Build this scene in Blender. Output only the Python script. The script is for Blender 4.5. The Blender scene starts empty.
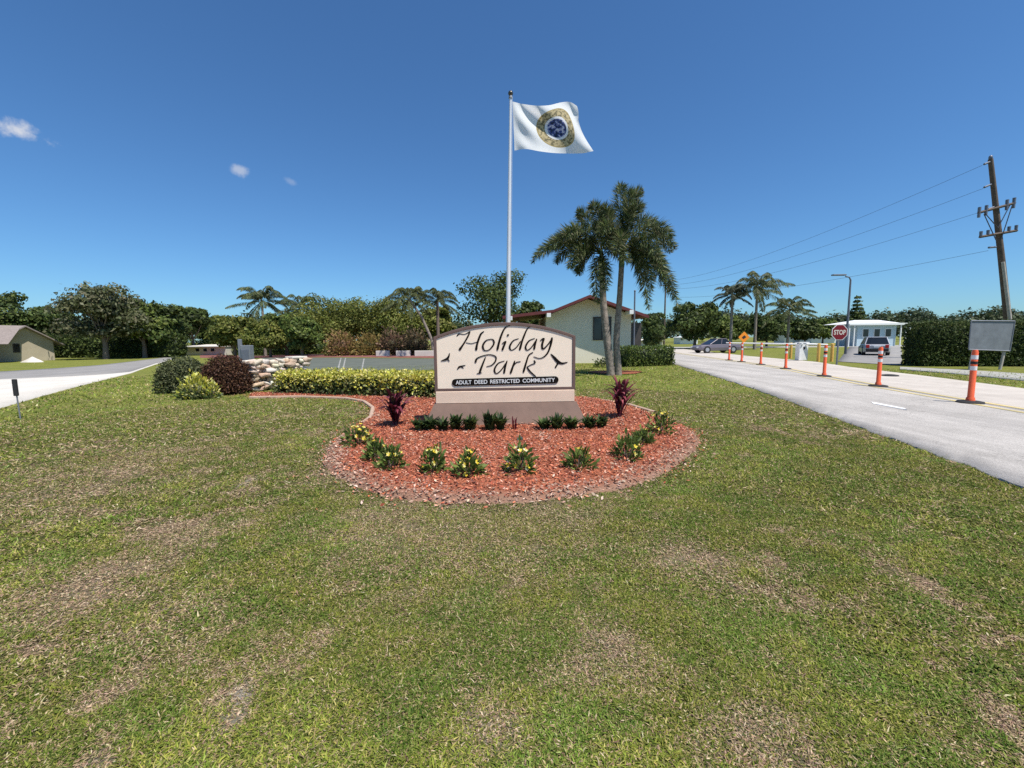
import bpy, bmesh, math, random
import numpy as np
from mathutils import Matrix, Vector
random.seed(7)
R = np.random.default_rng(11)
SC = bpy.context.scene
COL = SC.collection
rad = math.radians

# ------------------------------------------------------------------ camera
F = 430.0
CAM = np.array([0.0, 0.0, 1.5])
PITCH = math.atan(45.0 / F)
ROLL = rad(-0.52)
CM = Matrix.Rotation(math.pi / 2 - PITCH, 4, 'X') @ Matrix.Rotation(ROLL, 4, 'Z')
CR = np.array(CM.to_3x3())
cd = bpy.data.cameras.new('camera')
cam = bpy.data.objects.new('camera', cd)
COL.objects.link(cam)
cam.matrix_world = Matrix.Translation(Vector(CAM)) @ CM
cd.sensor_width = 36.0
cd.lens = 36.0 * F / 1024.0
cd.clip_start = 0.05
cd.clip_end = 3000
SC.camera = cam

def smooth(a, b, x):
    t = np.clip((x - a) / (b - a), 0, 1)
    return t * t * (3 - 2 * t)

def gz(x, y):
    """terrain height: the ground falls away gently to the left"""
    return -0.5 * smooth(14.0, 38.0, -np.asarray(x, float))

def ray(px, py):
    v = np.array([(px - 512) / F, -(py - 384) / F, -1.0])
    return CR @ v

def G(px, py):
    d = ray(px, py)
    z = 0.0
    for _ in range(30):
        t = (z - CAM[2]) / d[2]
        p = CAM + d * t
        z = float(gz(p[0], p[1]))
    return np.array([p[0], p[1], z])

def at(px, py, Y):
    d = ray(px, py)
    return CAM + d * (Y / d[1])

# ------------------------------------------------------------------ noise
def _hash(ix, iy, s):
    h = (ix.astype(np.int64) * 374761393 + iy.astype(np.int64) * 668265263 + s * 1442695041) & 0xFFFFFFFF
    h = ((h ^ (h >> 13)) * 1274126177) & 0xFFFFFFFF
    h = h ^ (h >> 16)
    return (h & 0xFFFF) / 65535.0

def vnoise(x, y, s=0):
    x0 = np.floor(x); y0 = np.floor(y)
    fx = x - x0; fy = y - y0
    fx = fx * fx * (3 - 2 * fx); fy = fy * fy * (3 - 2 * fy)
    a = _hash(x0, y0, s); b = _hash(x0 + 1, y0, s)
    c = _hash(x0, y0 + 1, s); d = _hash(x0 + 1, y0 + 1, s)
    return (a * (1 - fx) + b * fx) * (1 - fy) + (c * (1 - fx) + d * fx) * fy

def fbm(x, y, o=4, s=0):
    v = 0; a = 0.5; t = 0
    for i in range(o):
        v = v + a * vnoise(x, y, s + i * 17); t += a
        x = x * 2.03 + 3.1; y = y * 2.03 + 1.7; a *= 0.5
    return v / t

# ------------------------------------------------------------------ materials
def new_mat(name):
    m = bpy.data.materials.new(name)
    m.use_nodes = True
    nt = m.node_tree
    b = nt.nodes['Principled BSDF']
    return m, nt, b

def lk(nt, a, b): nt.links.new(a, b)

def mat(name, col, rough=0.6, var=0.12, scale=6.0, metal=0.0, bump=0.0, bscale=60.0, spec=0.4, second=None, detail=6.0):
    m, nt, b = new_mat(name)
    tc = nt.nodes.new('ShaderNodeTexCoord')
    n = nt.nodes.new('ShaderNodeTexNoise'); n.inputs['Scale'].default_value = scale
    n.inputs['Detail'].default_value = detail; n.inputs['Roughness'].default_value = 0.65
    lk(nt, tc.outputs['Object'], n.inputs['Vector'])
    r = nt.nodes.new('ShaderNodeValToRGB')
    c2 = second if second else tuple(min(1, c * (1 + var)) for c in col)
    c1 = tuple(c * (1 - var) for c in col)
    r.color_ramp.elements[0].position = 0.32; r.color_ramp.elements[0].color = (*c1, 1)
    r.color_ramp.elements[1].position = 0.68; r.color_ramp.elements[1].color = (*c2, 1)
    lk(nt, n.outputs['Fac'], r.inputs['Fac'])
    lk(nt, r.outputs['Color'], b.inputs['Base Color'])
    b.inputs['Roughness'].default_value = rough
    b.inputs['Metallic'].default_value = metal
    b.inputs['Specular IOR Level'].default_value = spec
    if bump:
        n2 = nt.nodes.new('ShaderNodeTexNoise'); n2.inputs['Scale'].default_value = bscale
        n2.inputs['Detail'].default_value = 4
        lk(nt, tc.outputs['Object'], n2.inputs['Vector'])
        bp = nt.nodes.new('ShaderNodeBump'); bp.inputs['Strength'].default_value = bump
        bp.inputs['Distance'].default_value = 0.02
        lk(nt, n2.outputs['Fac'], bp.inputs['Height']); lk(nt, bp.outputs['Normal'], b.inputs['Normal'])
    return m

def leaf_mat(name, transl=0.28, rough=0.55, spec=0.18):
    m, nt, b = new_mat(name)
    a = nt.nodes.new('ShaderNodeAttribute'); a.attribute_name = 'Col'
    lk(nt, a.outputs['Color'], b.inputs['Base Color'])
    b.inputs['Roughness'].default_value = rough
    b.inputs['Specular IOR Level'].default_value = spec
    if transl > 0:
        t = nt.nodes.new('ShaderNodeBsdfTranslucent')
        lk(nt, a.outputs['Color'], t.inputs['Color'])
        mx = nt.nodes.new('ShaderNodeMixShader'); mx.inputs[0].default_value = transl
        out = nt.nodes['Material Output']
        lk(nt, b.outputs['BSDF'], mx.inputs[1]); lk(nt, t.outputs['BSDF'], mx.inputs[2])
        lk(nt, mx.outputs['Shader'], out.inputs['Surface'])
    return m

LEAF = leaf_mat('leaf')
BLADE = leaf_mat('grass_blade', 0.30, 0.7, 0.1)
CHIP = leaf_mat('mulch_chip', 0.0, 0.85, 0.15)
STONE = None

M = dict(
    bark=mat('bark', (0.17, 0.13, 0.10), 0.9, 0.35, 14, bump=0.6, bscale=25),
    palm_bark=mat('palm_bark', (0.23, 0.19, 0.155), 0.85, 0.45, 7, bump=0.8, bscale=18),
    grey_bark=mat('grey_bark', (0.20, 0.18, 0.16), 0.9, 0.3, 9, bump=0.5, bscale=22),
    shaft=mat('crownshaft', (0.10, 0.15, 0.06), 0.5, 0.25, 5),
    sign_cream=mat('sign_cream', (0.92, 0.78, 0.61), 0.75, 0.035, 3.0, bump=0.15, bscale=120),
    sign_plinth=mat('sign_plinth', (0.80, 0.60, 0.45), 0.8, 0.06, 3.0, bump=0.2, bscale=120),
    sign_brown=mat('sign_brown', (0.15, 0.095, 0.078), 0.7, 0.12, 5, bump=0.15, bscale=120),
    sign_base=mat('sign_base', (0.16, 0.102, 0.078), 0.85, 0.16, 2.5, bump=0.25, bscale=90),
    ink=mat('sign_lettering', (0.012, 0.009, 0.008), 0.9, 0.1, 10, spec=0.08),
    white=mat('white_paint', (0.78, 0.78, 0.76), 0.5, 0.05, 4),
    pole_white=mat('pole_white', (0.72, 0.73, 0.74), 0.35, 0.04, 3, metal=0.2),
    gold=mat('finial_metal', (0.10, 0.09, 0.07), 0.3, 0.1, 3, metal=0.6),
    stucco=mat('stucco_yellow', (0.74, 0.68, 0.55), 0.9, 0.05, 1.5, bump=0.08, bscale=80),
    tan_stucco=mat('stucco_tan', (0.44, 0.38, 0.27), 0.9, 0.08, 1.0, bump=0.3, bscale=60),
    roof_red=mat('roof_red', (0.17, 0.035, 0.028), 0.6, 0.2, 3),
    fascia=mat('fascia_red', (0.13, 0.03, 0.03), 0.6, 0.15, 3),
    shingle=mat('shingle_grey', (0.24, 0.20, 0.18), 0.9, 0.2, 6, bump=0.3, bscale=20),
    glass=mat('dark_glass', (0.015, 0.018, 0.022), 0.12, 0.1, 2, spec=0.6),
    frame_shade_dark=mat('window_frame_shade', (0.06, 0.05, 0.045), 0.5),  # window frames, and the painted shadow beside the guard house
    wood_pole=mat('weathered_pole', (0.12, 0.088, 0.066), 0.9, 0.3, 4, bump=0.4, bscale=30),
    wood_light=mat('pale_pole', (0.42, 0.38, 0.33), 0.9, 0.2, 4),
    grey_metal=mat('grey_metal', (0.22, 0.23, 0.25), 0.5, 0.12, 4, metal=0.3),
    lamp_grey=mat('lamp_grey', (0.16, 0.17, 0.20), 0.5, 0.1, 4, metal=0.3),
    orange=mat('post_orange', (0.80, 0.13, 0.045), 0.5, 0.08, 8),
    refl=mat('reflective_band', (0.75, 0.72, 0.70), 0.35, 0.06, 10),
    rubber=mat('black_rubber', (0.025, 0.024, 0.024), 0.85, 0.2, 10),
    yellow=mat('bollard_yellow', (0.72, 0.42, 0.10), 0.6, 0.1, 6),
    red_sign=mat('stop_red', (0.17, 0.010, 0.016), 0.45, 0.08, 5),
    orange_sign=mat('warning_orange', (0.80, 0.26, 0.02), 0.5, 0.08, 5),
    board=mat('board_grey', (0.17, 0.185, 0.20), 0.7, 0.18, 2.5),
    silver=mat('silver_paint', (0.42, 0.43, 0.46), 0.3, 0.05, 2, metal=0.3),
    dark_paint=mat('dark_paint', (0.03, 0.035, 0.045), 0.25, 0.1, 2),
    lilac_paint=mat('grey_car_paint', (0.17, 0.15, 0.17), 0.3, 0.05, 2, metal=0.2),
    red_lens=mat('tail_light_red', (0.45, 0.02, 0.02), 0.3, 0.05, 3),
    blue_wall=mat('pale_blue_siding', (0.45, 0.56, 0.62), 0.7, 0.06, 2),
    wire=mat('wire', (0.05, 0.05, 0.06), 0.6, 0.1, 3),
    edging=mat('edging_concrete', (0.42, 0.29, 0.21), 0.9, 0.12, 6, bump=0.2, bscale=60),
    block=mat('pale_wall', (0.60, 0.55, 0.48), 0.85, 0.1, 2),
)

def stone_mat():
    m, nt, b = new_mat('coral_stone')
    a = nt.nodes.new('ShaderNodeAttribute'); a.attribute_name = 'Col'
    tc = nt.nodes.new('ShaderNodeTexCoord')
    n = nt.nodes.new('ShaderNodeTexNoise'); n.inputs['Scale'].default_value = 14; n.inputs['Detail'].default_value = 8
    lk(nt, tc.outputs['Object'], n.inputs['Vector'])
    mr = nt.nodes.new('ShaderNodeMapRange'); mr.inputs['To Min'].default_value = 0.6; mr.inputs['To Max'].default_value = 1.25
    lk(nt, n.outputs['Fac'], mr.inputs['Value'])
    mx = nt.nodes.new('ShaderNodeVectorMath'); mx.operation = 'SCALE'
    lk(nt, a.outputs['Color'], mx.inputs[0]); lk(nt, mr.outputs['Result'], mx.inputs['Scale'])
    lk(nt, mx.outputs['Vector'], b.inputs['Base Color'])
    bp = nt.nodes.new('ShaderNodeBump'); bp.inputs['Strength'].default_value = 0.7; bp.inputs['Distance'].default_value = 0.04
    lk(nt, n.outputs['Fac'], bp.inputs['Height']); lk(nt, bp.outputs['Normal'], b.inputs['Normal'])
    b.inputs['Roughness'].default_value = 0.95
    return m
STONE = stone_mat()

def paving_mat(name, c1, c2, crack=True, fine=0.25, streak=0.0):
    m, nt, b = new_mat(name)
    tc = nt.nodes.new('ShaderNodeTexCoord')
    def noise(sc, det=6, vec=None):
        n = nt.nodes.new('ShaderNodeTexNoise'); n.inputs['Scale'].default_value = sc; n.inputs['Detail'].default_value = det
        n.inputs['Roughness'].default_value = 0.7
        lk(nt, vec if vec else tc.outputs['Object'], n.inputs['Vector']); return n
    n1 = noise(0.7)
    r = nt.nodes.new('ShaderNodeValToRGB')
    r.color_ramp.elements[0].position = 0.35; r.color_ramp.elements[0].color = (*c1, 1)
    r.color_ramp.elements[1].position = 0.65; r.color_ramp.elements[1].color = (*c2, 1)
    lk(nt, n1.outputs['Fac'], r.inputs['Fac'])
    n2 = noise(90, 3)
    mr = nt.nodes.new('ShaderNodeMapRange'); mr.inputs['From Min'].default_value = 0.3; mr.inputs['From Max'].default_value = 0.7
    mr.inputs['To Min'].default_value = 1 - fine; mr.inputs['To Max'].default_value = 1 + fine
    lk(nt, n2.outputs['Fac'], mr.inputs['Value'])
    mx = nt.nodes.new('ShaderNodeVectorMath'); mx.operation = 'SCALE'
    lk(nt, r.outputs['Color'], mx.inputs[0]); lk(nt, mr.outputs['Result'], mx.inputs['Scale'])
    outc = mx.outputs['Vector']
    # long worn wheel tracks
    mp = nt.nodes.new('ShaderNodeMapping'); mp.inputs['Scale'].default_value = (1.2, 0.12, 1)
    mp.inputs['Rotation'].default_value = (0, 0, rad(10))
    lk(nt, tc.outputs['Object'], mp.inputs['Vector'])
    n3 = noise(1.0, 5, mp.outputs['Vector'])
    mr3 = nt.nodes.new('ShaderNodeMapRange'); mr3.inputs['From Min'].default_value = 0.3; mr3.inputs['From Max'].default_value = 0.7
    mr3.inputs['To Min'].default_value = 1 - streak; mr3.inputs['To Max'].default_value = 1 + streak
    lk(nt, n3.outputs['Fac'], mr3.inputs['Value'])
    m3 = nt.nodes.new('ShaderNodeVectorMath'); m3.operation = 'SCALE'
    lk(nt, outc, m3.inputs[0]); lk(nt, mr3.outputs['Result'], m3.inputs['Scale'])
    outc = m3.outputs['Vector']
    if crack:
        v = nt.nodes.new('ShaderNodeTexVoronoi'); v.feature = 'DISTANCE_TO_EDGE'; v.inputs['Scale'].default_value = 0.35
        nz = noise(1.5, 5)
        ad = nt.nodes.new('ShaderNodeVectorMath'); ad.operation = 'ADD'
        lk(nt, tc.outputs['Object'], ad.inputs[0]); lk(nt, nz.outputs['Color'], ad.inputs[1])
        lk(nt, ad.outputs['Vector'], v.inputs['Vector'])
        mr2 = nt.nodes.new('ShaderNodeMapRange'); mr2.inputs['From Max'].default_value = 0.006
        mr2.inputs['To Min'].default_value = 0.72; mr2.inputs['To Max'].default_value = 1.0
        lk(nt, v.outputs['Distance'], mr2.inputs['Value'])
        m2 = nt.nodes.new('ShaderNodeVectorMath'); m2.operation = 'SCALE'
        lk(nt, outc, m2.inputs[0]); lk(nt, mr2.outputs['Result'], m2.inputs['Scale'])
        outc = m2.outputs['Vector']
    lk(nt, outc, b.inputs['Base Color'])
    bp = nt.nodes.new('ShaderNodeBump'); bp.inputs['Strength'].default_value = 0.35; bp.inputs['Distance'].default_value = 0.01
    lk(nt, n2.outputs['Fac'], bp.inputs['Height']); lk(nt, bp.outputs['Normal'], b.inputs['Normal'])
    b.inputs['Roughness'].default_value = 0.92
    b.inputs['Specular IOR Level'].default_value = 0.2
    return m

ASPH_NEAR = paving_mat('worn_asphalt', (0.34, 0.315, 0.285), (0.42, 0.39, 0.355), True, 0.40, 0.20)
CONC = paving_mat('pale_concrete', (0.42, 0.375, 0.325), (0.51, 0.46, 0.40), True, 0.10, 0.06)
CONC_L = paving_mat('bright_concrete', (0.53, 0.49, 0.43), (0.61, 0.57, 0.50), True, 0.10, 0.05)
ASPH = paving_mat('grey_asphalt', (0.22, 0.21, 0.195), (0.28, 0.265, 0.25), True, 0.15, 0.08)
ASPH_LOT = paving_mat('car_park_asphalt', (0.095, 0.105, 0.088), (0.125, 0.135, 0.11), False, 0.12, 0.03)
WALK = paving_mat('sidewalk_concrete', (0.30, 0.29, 0.26), (0.38, 0.37, 0.33), False, 0.10, 0.04)
PAINT_Y = paving_mat('worn_yellow_line', (0.42, 0.36, 0.20), (0.58, 0.46, 0.20), False, 0.25, 0.1)
PAINT_W = paving_mat('worn_white_line', (0.60, 0.59, 0.57), (0.78, 0.77, 0.75), False, 0.12, 0.1)
BASE_MULCH = mat('mulch_bed', (0.26, 0.075, 0.042), 0.95, 0.4, 25, bump=0.8, bscale=40, second=(0.44, 0.155, 0.085), spec=0.1)

BED_MAT = mat('mulch_bed_soil', (0.26, 0.075, 0.042), 0.95, 0.4, 25, bump=0.8, bscale=40, second=(0.44, 0.155, 0.085), spec=0.1)
_nt = BED_MAT.node_tree; _b = _nt.nodes['Principled BSDF']; _src = _b.inputs['Base Color'].links[0].from_socket
_a = _nt.nodes.new('ShaderNodeAttribute'); _a.attribute_name = 'Col'
_m = _nt.nodes.new('ShaderNodeMix'); _m.data_type = 'RGBA'; lk(_nt, _a.outputs['Fac'], _m.inputs[0]); lk(_nt, _src, _m.inputs[6]); _m.inputs[7].default_value = (.24, .145, .10, 1)
lk(_nt, _m.outputs[2], _b.inputs['Base Color'])

# ------------------------------------------------------------------ mesh helpers
def link(name, me, m, parent=None, loc=None):
    o = bpy.data.objects.new(name, me)
    COL.objects.link(o)
    if m is not None and len(me.materials) == 0: me.materials.append(m)
    if parent is not None: o.parent = parent
    if loc is not None: o.location = loc
    return o

def tag(o, label=None, cat=None, group=None, kind=None):
    if label: o['label'] = label
    if cat: o['category'] = cat
    if group: o['group'] = group
    if kind: o['kind'] = kind
    return o

def thing(name, label, cat, loc, rz=0.0, group=None):
    o = bpy.data.objects.new(name, None)
    COL.objects.link(o); o.location = loc; o.rotation_euler = (0, 0, rz)
    o.empty_display_size = 0.2
    return tag(o, label, cat, group)

def np_mesh(name, V, Fs, colors=None, smooth_=False):
    """V (n,3); Fs (k,m) uniform n-gons"""
    me = bpy.data.meshes.new(name)
    V = np.ascontiguousarray(V, dtype=np.float32); Fs = np.ascontiguousarray(Fs, dtype=np.int32)
    k, m_ = Fs.shape
    me.vertices.add(len(V)); me.vertices.foreach_set('co', V.ravel())
    me.loops.add(k * m_); me.loops.foreach_set('vertex_index', Fs.ravel())
    me.polygons.add(k)
    me.polygons.foreach_set('loop_start', np.arange(0, k * m_, m_, dtype=np.int32))
    try: me.polygons.foreach_set('loop_total', np.full(k, m_, dtype=np.int32))
    except Exception: pass
    if smooth_: me.polygons.foreach_set('use_smooth', np.ones(k, dtype=bool))
    if colors is not None:
        a = me.color_attributes.new('Col', 'FLOAT_COLOR', 'POINT')
        c = np.ones((len(V), 4), dtype=np.float32); c[:, :3] = colors
        a.data.foreach_set('color', c.ravel())
    me.update(calc_edges=True); me.validate()
    return me

class MB:
    def __init__(s): s.v = []; s.f = []; s.sm = []
    def add(s, vs, fs, sm=False):
        n = len(s.v); s.v += [tuple(float(c) for c in q) for q in vs]
        s.f += [tuple(i + n for i in f) for f in fs]; s.sm += [sm] * len(fs); return s
    def box(s, c, d, rz=0.0, bev=0.0):
        x, y, z = [q / 2 for q in d]
        if bev > 0:
            b = min(bev, x * .9, y * .9, z * .9)
            bm = bmesh.new(); bmesh.ops.create_cube(bm, size=1)
            for v in bm.verts: v.co = (v.co.x * 2 * x, v.co.y * 2 * y, v.co.z * 2 * z)
            bmesh.ops.bevel(bm, geom=bm.edges[:], offset=b, segments=2, affect='EDGES', profile=0.5)
            vs = [v.co.copy() for v in bm.verts]; bm.verts.index_update()
            fs = [[v.index for v in f.verts] for f in bm.faces]; bm.free()
        else:
            vs = [Vector((i * x, j * y, k * z)) for k in (-1, 1) for j in (-1, 1) for i in (-1, 1)]
            fs = [(0, 2, 3, 1), (4, 5, 7, 6), (0, 1, 5, 4), (2, 6, 7, 3), (0, 4, 6, 2), (1, 3, 7, 5)]
        rm = Matrix.Rotation(rz, 3, 'Z')
        return s.add([rm @ v + Vector([float(q) for q in c]) for v in vs], fs)
    def tube(s, pts, rs, n=10, cap=True):
        pts = [Vector([float(q) for q in p]) for p in pts]
        if not hasattr(rs, '__len__'): rs = [rs] * len(pts)
        rings = []; up = None
        for i, p in enumerate(pts):
            t = (pts[min(i + 1, len(pts) - 1)] - pts[max(i - 1, 0)]).normalized()
            if up is None:
                up = Vector((1, 0, 0)) if abs(t.x) < .9 else Vector((0, 1, 0))
            a = (up - t * up.dot(t)).normalized(); b = t.cross(a); up = a
            rings.append([p + (a * math.cos(2 * math.pi * k / n) + b * math.sin(2 * math.pi * k / n)) * rs[i] for k in range(n)])
        vs = [v for r_ in rings for v in r_]; fs = []
        for i in range(len(pts) - 1):
            for k in range(n):
                k2 = (k + 1) % n
                fs.append((i * n + k, i * n + k2, (i + 1) * n + k2, (i + 1) * n + k))
        s.add(vs, fs, True)
        if cap:
            m0 = len(s.v)
            s.add(rings[0], [tuple(range(n))[::-1]]); s.add(rings[-1], [tuple(range(n))])
        return s
    def prism(s, poly, y0, y1):
        """poly in (x,z), extruded along y from y0 (front) to y1"""
        n = len(poly)
        vs = [(p[0], y0, p[1]) for p in poly] + [(p[0], y1, p[1]) for p in poly]
        fs = [tuple(range(n)), tuple(range(2 * n - 1, n - 1, -1))]
        fs += [(i, i + n, (i + 1) % n + n, (i + 1) % n) for i in range(n)]
        return s.add(vs, fs)
    def ball(s, c, r, sc=(1, 1, 1), u=12, v=8):
        vs = []; fs = []
        for j in range(v + 1):
            th = math.pi * j / v
            for i in range(u):
                ph = 2 * math.pi * i / u
                vs.append((c[0] + r * sc[0] * math.sin(th) * math.cos(ph), c[1] + r * sc[1] * math.sin(th) * math.sin(ph), c[2] + r * sc[2] * math.cos(th)))
        for j in range(v):
            for i in range(u):
                i2 = (i + 1) % u
                fs.append((j * u + i, (j + 1) * u + i, (j + 1) * u + i2, j * u + i2))
        return s.add(vs, fs, True)
    def build(s, name, m, parent=None, loc=None, fix=True):
        me = bpy.data.meshes.new(name); me.from_pydata(s.v, [], s.f)
        me.polygons.foreach_set('use_smooth', s.sm)
        me.update()
        if fix:
            bm = bmesh.new(); bm.from_mesh(me)
            bmesh.ops.recalc_face_normals(bm, faces=bm.faces); bm.to_mesh(me); bm.free()
        return link(name, me, m, parent, loc)

def pick(pal, n, jit=0.18, weights=None):
    pal = np.array(pal, float)
    w = None if weights is None else np.array(weights, float) / sum(weights)
    c = pal[R.choice(len(pal), n, p=w)]
    c = c * (1 + (R.random((n, 1)) - .5) * 2 * jit) * (1 + (R.random((n, 3)) - .5) * .12)
    return np.clip(c, 0, 1)

def unit(v): return v / np.maximum(np.linalg.norm(v, axis=1, keepdims=True), 1e-9)

def leaf_geo(P, D, N, L, W, C, fold=0.0):
    """rhombus leaves: base P, direction D, facing normal N (n,3), length, width arrays"""
    n = len(P)
    D = unit(D); S = unit(np.cross(D, N))
    L = np.broadcast_to(L, (n,))[:, None]; W = np.broadcast_to(W, (n,))[:, None]
    Nn = unit(np.cross(S, D))
    a = P; b = P + D * L * .45 + S * W * .5 - Nn * W * fold; c = P + D * L; d = P + D * L * .45 - S * W * .5 - Nn * W * fold
    V = np.stack([a, b, c, d], 1).reshape(-1, 3)
    Fs = np.arange(4 * n).reshape(n, 4)
    return V, Fs, np.repeat(C, 4, 0)

def merge(parts):
    Vs, Fs, Cs = [], [], []; off = 0
    for V, Fa, C in parts:
        Vs.append(V); Fs.append(Fa + off); Cs.append(C); off += len(V)
    return np.concatenate(Vs), np.concatenate(Fs), np.concatenate(Cs)

def rdirs(n):
    v = R.normal(size=(n, 3)); return unit(v)

G_SC = 1.0
def crown_leaves(clumps, n, leaf, pal, weights=None, shell=0.35, aspect=0.6, jit=.22, squash=.85):
    """leaves spread through clumps (c, r)"""
    cs = np.array([c for c, r in clumps]); rs = np.array([r for c, r in clumps])
    w = rs ** 2 / (rs ** 2).sum()
    idx = R.choice(len(rs), n, p=w)
    d = rdirs(n)
    d[:, 2] = np.where(d[:, 2] < -0.25, -d[:, 2] * .6, d[:, 2])
    d = unit(d)
    rr = rs[idx] * (1 - shell * R.random(n) ** 1.3) * (1 + .10 * R.normal(size=n))
    P = cs[idx] + d * rr[:, None] * np.array([1, 1, squash])
    Nn = unit(d + .75 * rdirs(n))
    D = unit(np.cross(Nn, rdirs(n)))
    tint = (1 + .22 * (R.random(len(rs)) - .5) * 2)[idx][:, None]
    C = pick(pal, n, jit, weights) * tint
    L = leaf * (0.6 + .8 * R.random(n))
    return leaf_geo(P - D * L[:, None] * .5, D, Nn, L, L * aspect, np.clip(C, 0, 1))

G_DARK = [(0.040, 0.060, 0.016), (0.062, 0.085, 0.021), (0.090, 0.115, 0.030), (0.032, 0.045, 0.014)]
G_MID = [(0.065, 0.092, 0.020), (0.095, 0.130, 0.028), (0.135, 0.160, 0.038), (0.045, 0.062, 0.016)]
G_OLIVE = [(0.100, 0.120, 0.024), (0.140, 0.150, 0.030), (0.075, 0.090, 0.020), (0.180, 0.180, 0.045)]
G_GREY = [(0.100, 0.112, 0.050), (0.135, 0.140, 0.068), (0.070, 0.080, 0.032), (0.18, 0.17, 0.10)]

G_DARK, G_MID, G_OLIVE, G_GREY = [[tuple(c * k for c in q) for q in p] for p, k in ((G_DARK, 1.3), (G_MID, 1.3), (G_OLIVE, 1.2), (G_GREY, 1.0))]

def make_tree(name, label, cat, X, Y, H, W, pal, n=5200, leaf=0.34, low=0.12, bark='bark', group=None, seed=None, sparse=0.4, k=24, topw=1.0):
    z0 = float(gz(X, Y))
    t = thing(name, label, cat, (X, Y, z0), 0, group)
    W = W * 1.14; rx = W / 2; zc = H * (low + 1) / 2; rz = H * (1 - low) / 2
    cl = []
    base_r = min(rx, rz) * .42
    for i in range(k):
        for _ in range(20):
            d = R.normal(size=3); d /= np.linalg.norm(d)
            q = R.random() ** .4
            p = np.array([d[0] * (rx - base_r) * q, d[1] * (rx - base_r) * q * .9, zc + d[2] * (rz - base_r) * q])
            if p[2] > H * low: break
        cl.append((p, base_r * (0.75 + .55 * R.random())))
    # crowning clumps keep the silhouette high and uneven
    for i in range(5):
        cl.append((np.array([(R.random() - .5) * rx * 1.1 * topw, (R.random() - .5) * rx * .5, H - base_r * (.62 + .45 * R.random())]), base_r * .72))
    geo = crown_leaves(cl, int(n), leaf, pal, shell=sparse)
    V, Fs, C = geo
    V[:, 2] = np.maximum(V[:, 2], .05)
    me = np_mesh('crown', V, Fs, C)
    link('crown', me, LEAF, t)
    tb = MB()
    tr = max(.12, H * .028)
    tb.tube([(0, 0, -.1), (tr * .3, 0, H * .18), (-tr * .4, tr * .2, H * .38), (0, 0, H * .6)], [tr * 1.4, tr, tr * .8, tr * .35], 9)
    for c, r in cl[:7]:
        s = np.array([0, 0, H * (.2 + .2 * R.random())])
        mid = (s + c) / 2 + np.array([0, 0, -.04 * H])
        tb.tube([s, mid, c], [tr * .5, tr * .3, tr * .1], 6, cap=False)
    tb.build('trunk', M[bark], t)
    return t

def tree_px(name, label, px, ytop, wpx, Y, pal, cat='tree', **kw):
    p = at(px, ytop, Y)
    X = p[0]; H = p[2] - float(gz(X, Y))
    W = wpx / F * Y
    return make_tree(name, label, cat, X, Y, H, W, pal, **kw)

# ------------------------------------------------------------------ palms
def bez(p0, p1, p2, n):
    t = np.linspace(0, 1, n)[:, None]
    return (1 - t) ** 2 * p0 + 2 * t * (1 - t) * p1 + t ** 2 * p2

def frond_geo(p0, p1, p2, leaflet=.42, n=60, plume=True, pal=G_DARK, width=.045, per=4, droop=.35):
    C = bez(np.array(p0, float), np.array(p1, float), np.array(p2, float), n)
    T = np.gradient(C, axis=0); T = unit(T)
    t = np.linspace(0, 1, n)
    m = t > .13
    C2, T2, t2 = C[m], T[m], t[m]
    prof = np.sin(np.pi * np.clip((t2 - .08) / .98, 0, 1)) ** .55 * (1 - .35 * t2)
    up = np.array([0, 0, 1.0])
    parts = []
    for k in range(per):
        if plume:
            ang = R.random(len(C2)) * 2 * np.pi
            side = unit(np.cross(T2, up)); nn = np.cross(side, T2)
            d = side * np.cos(ang)[:, None] + nn * np.sin(ang)[:, None]
            D = unit(d + T2 * (.55 + .3 * R.random((len(C2), 1))) - up * .12)
        else:
            s = 1 if k % 2 else -1
            side = unit(np.cross(T2, up) + 1e-6)
            D = unit(side * s * (.8 + .3 * R.random((len(C2), 1))) + T2 * .5 - up * (droop + .6 * R.random((len(C2), 1))))
        Ls = leaflet * prof * (.8 + .4 * R.random(len(C2)))
        Nn = unit(np.cross(D, rdirs(len(C2))))
        parts.append(leaf_geo(C2 + .01 * R.normal(size=C2.shape), D, Nn, Ls, width * (.8 + .5 * R.random(len(C2))), pick(pal, len(C2), .25)))
    # rachis as a thin strip of two crossed ribbons
    w = .022 * (1 - .8 * t)[:, None]
    for ax in (np.array([0, 0, 1.0]), None):
        if ax is None: s = unit(np.cross(T, up)) * w
        else: s = unit(np.cross(np.cross(T, up), T)) * w
        V = np.concatenate([C - s, C + s]); i = np.arange(n - 1)
        Fs = np.stack([i, i + 1, i + 1 + n, i + n], 1)
        parts.append((V, Fs, np.tile(np.array([[.13, .14, .06]]), (2 * n, 1))))
    return merge(parts)

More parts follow.
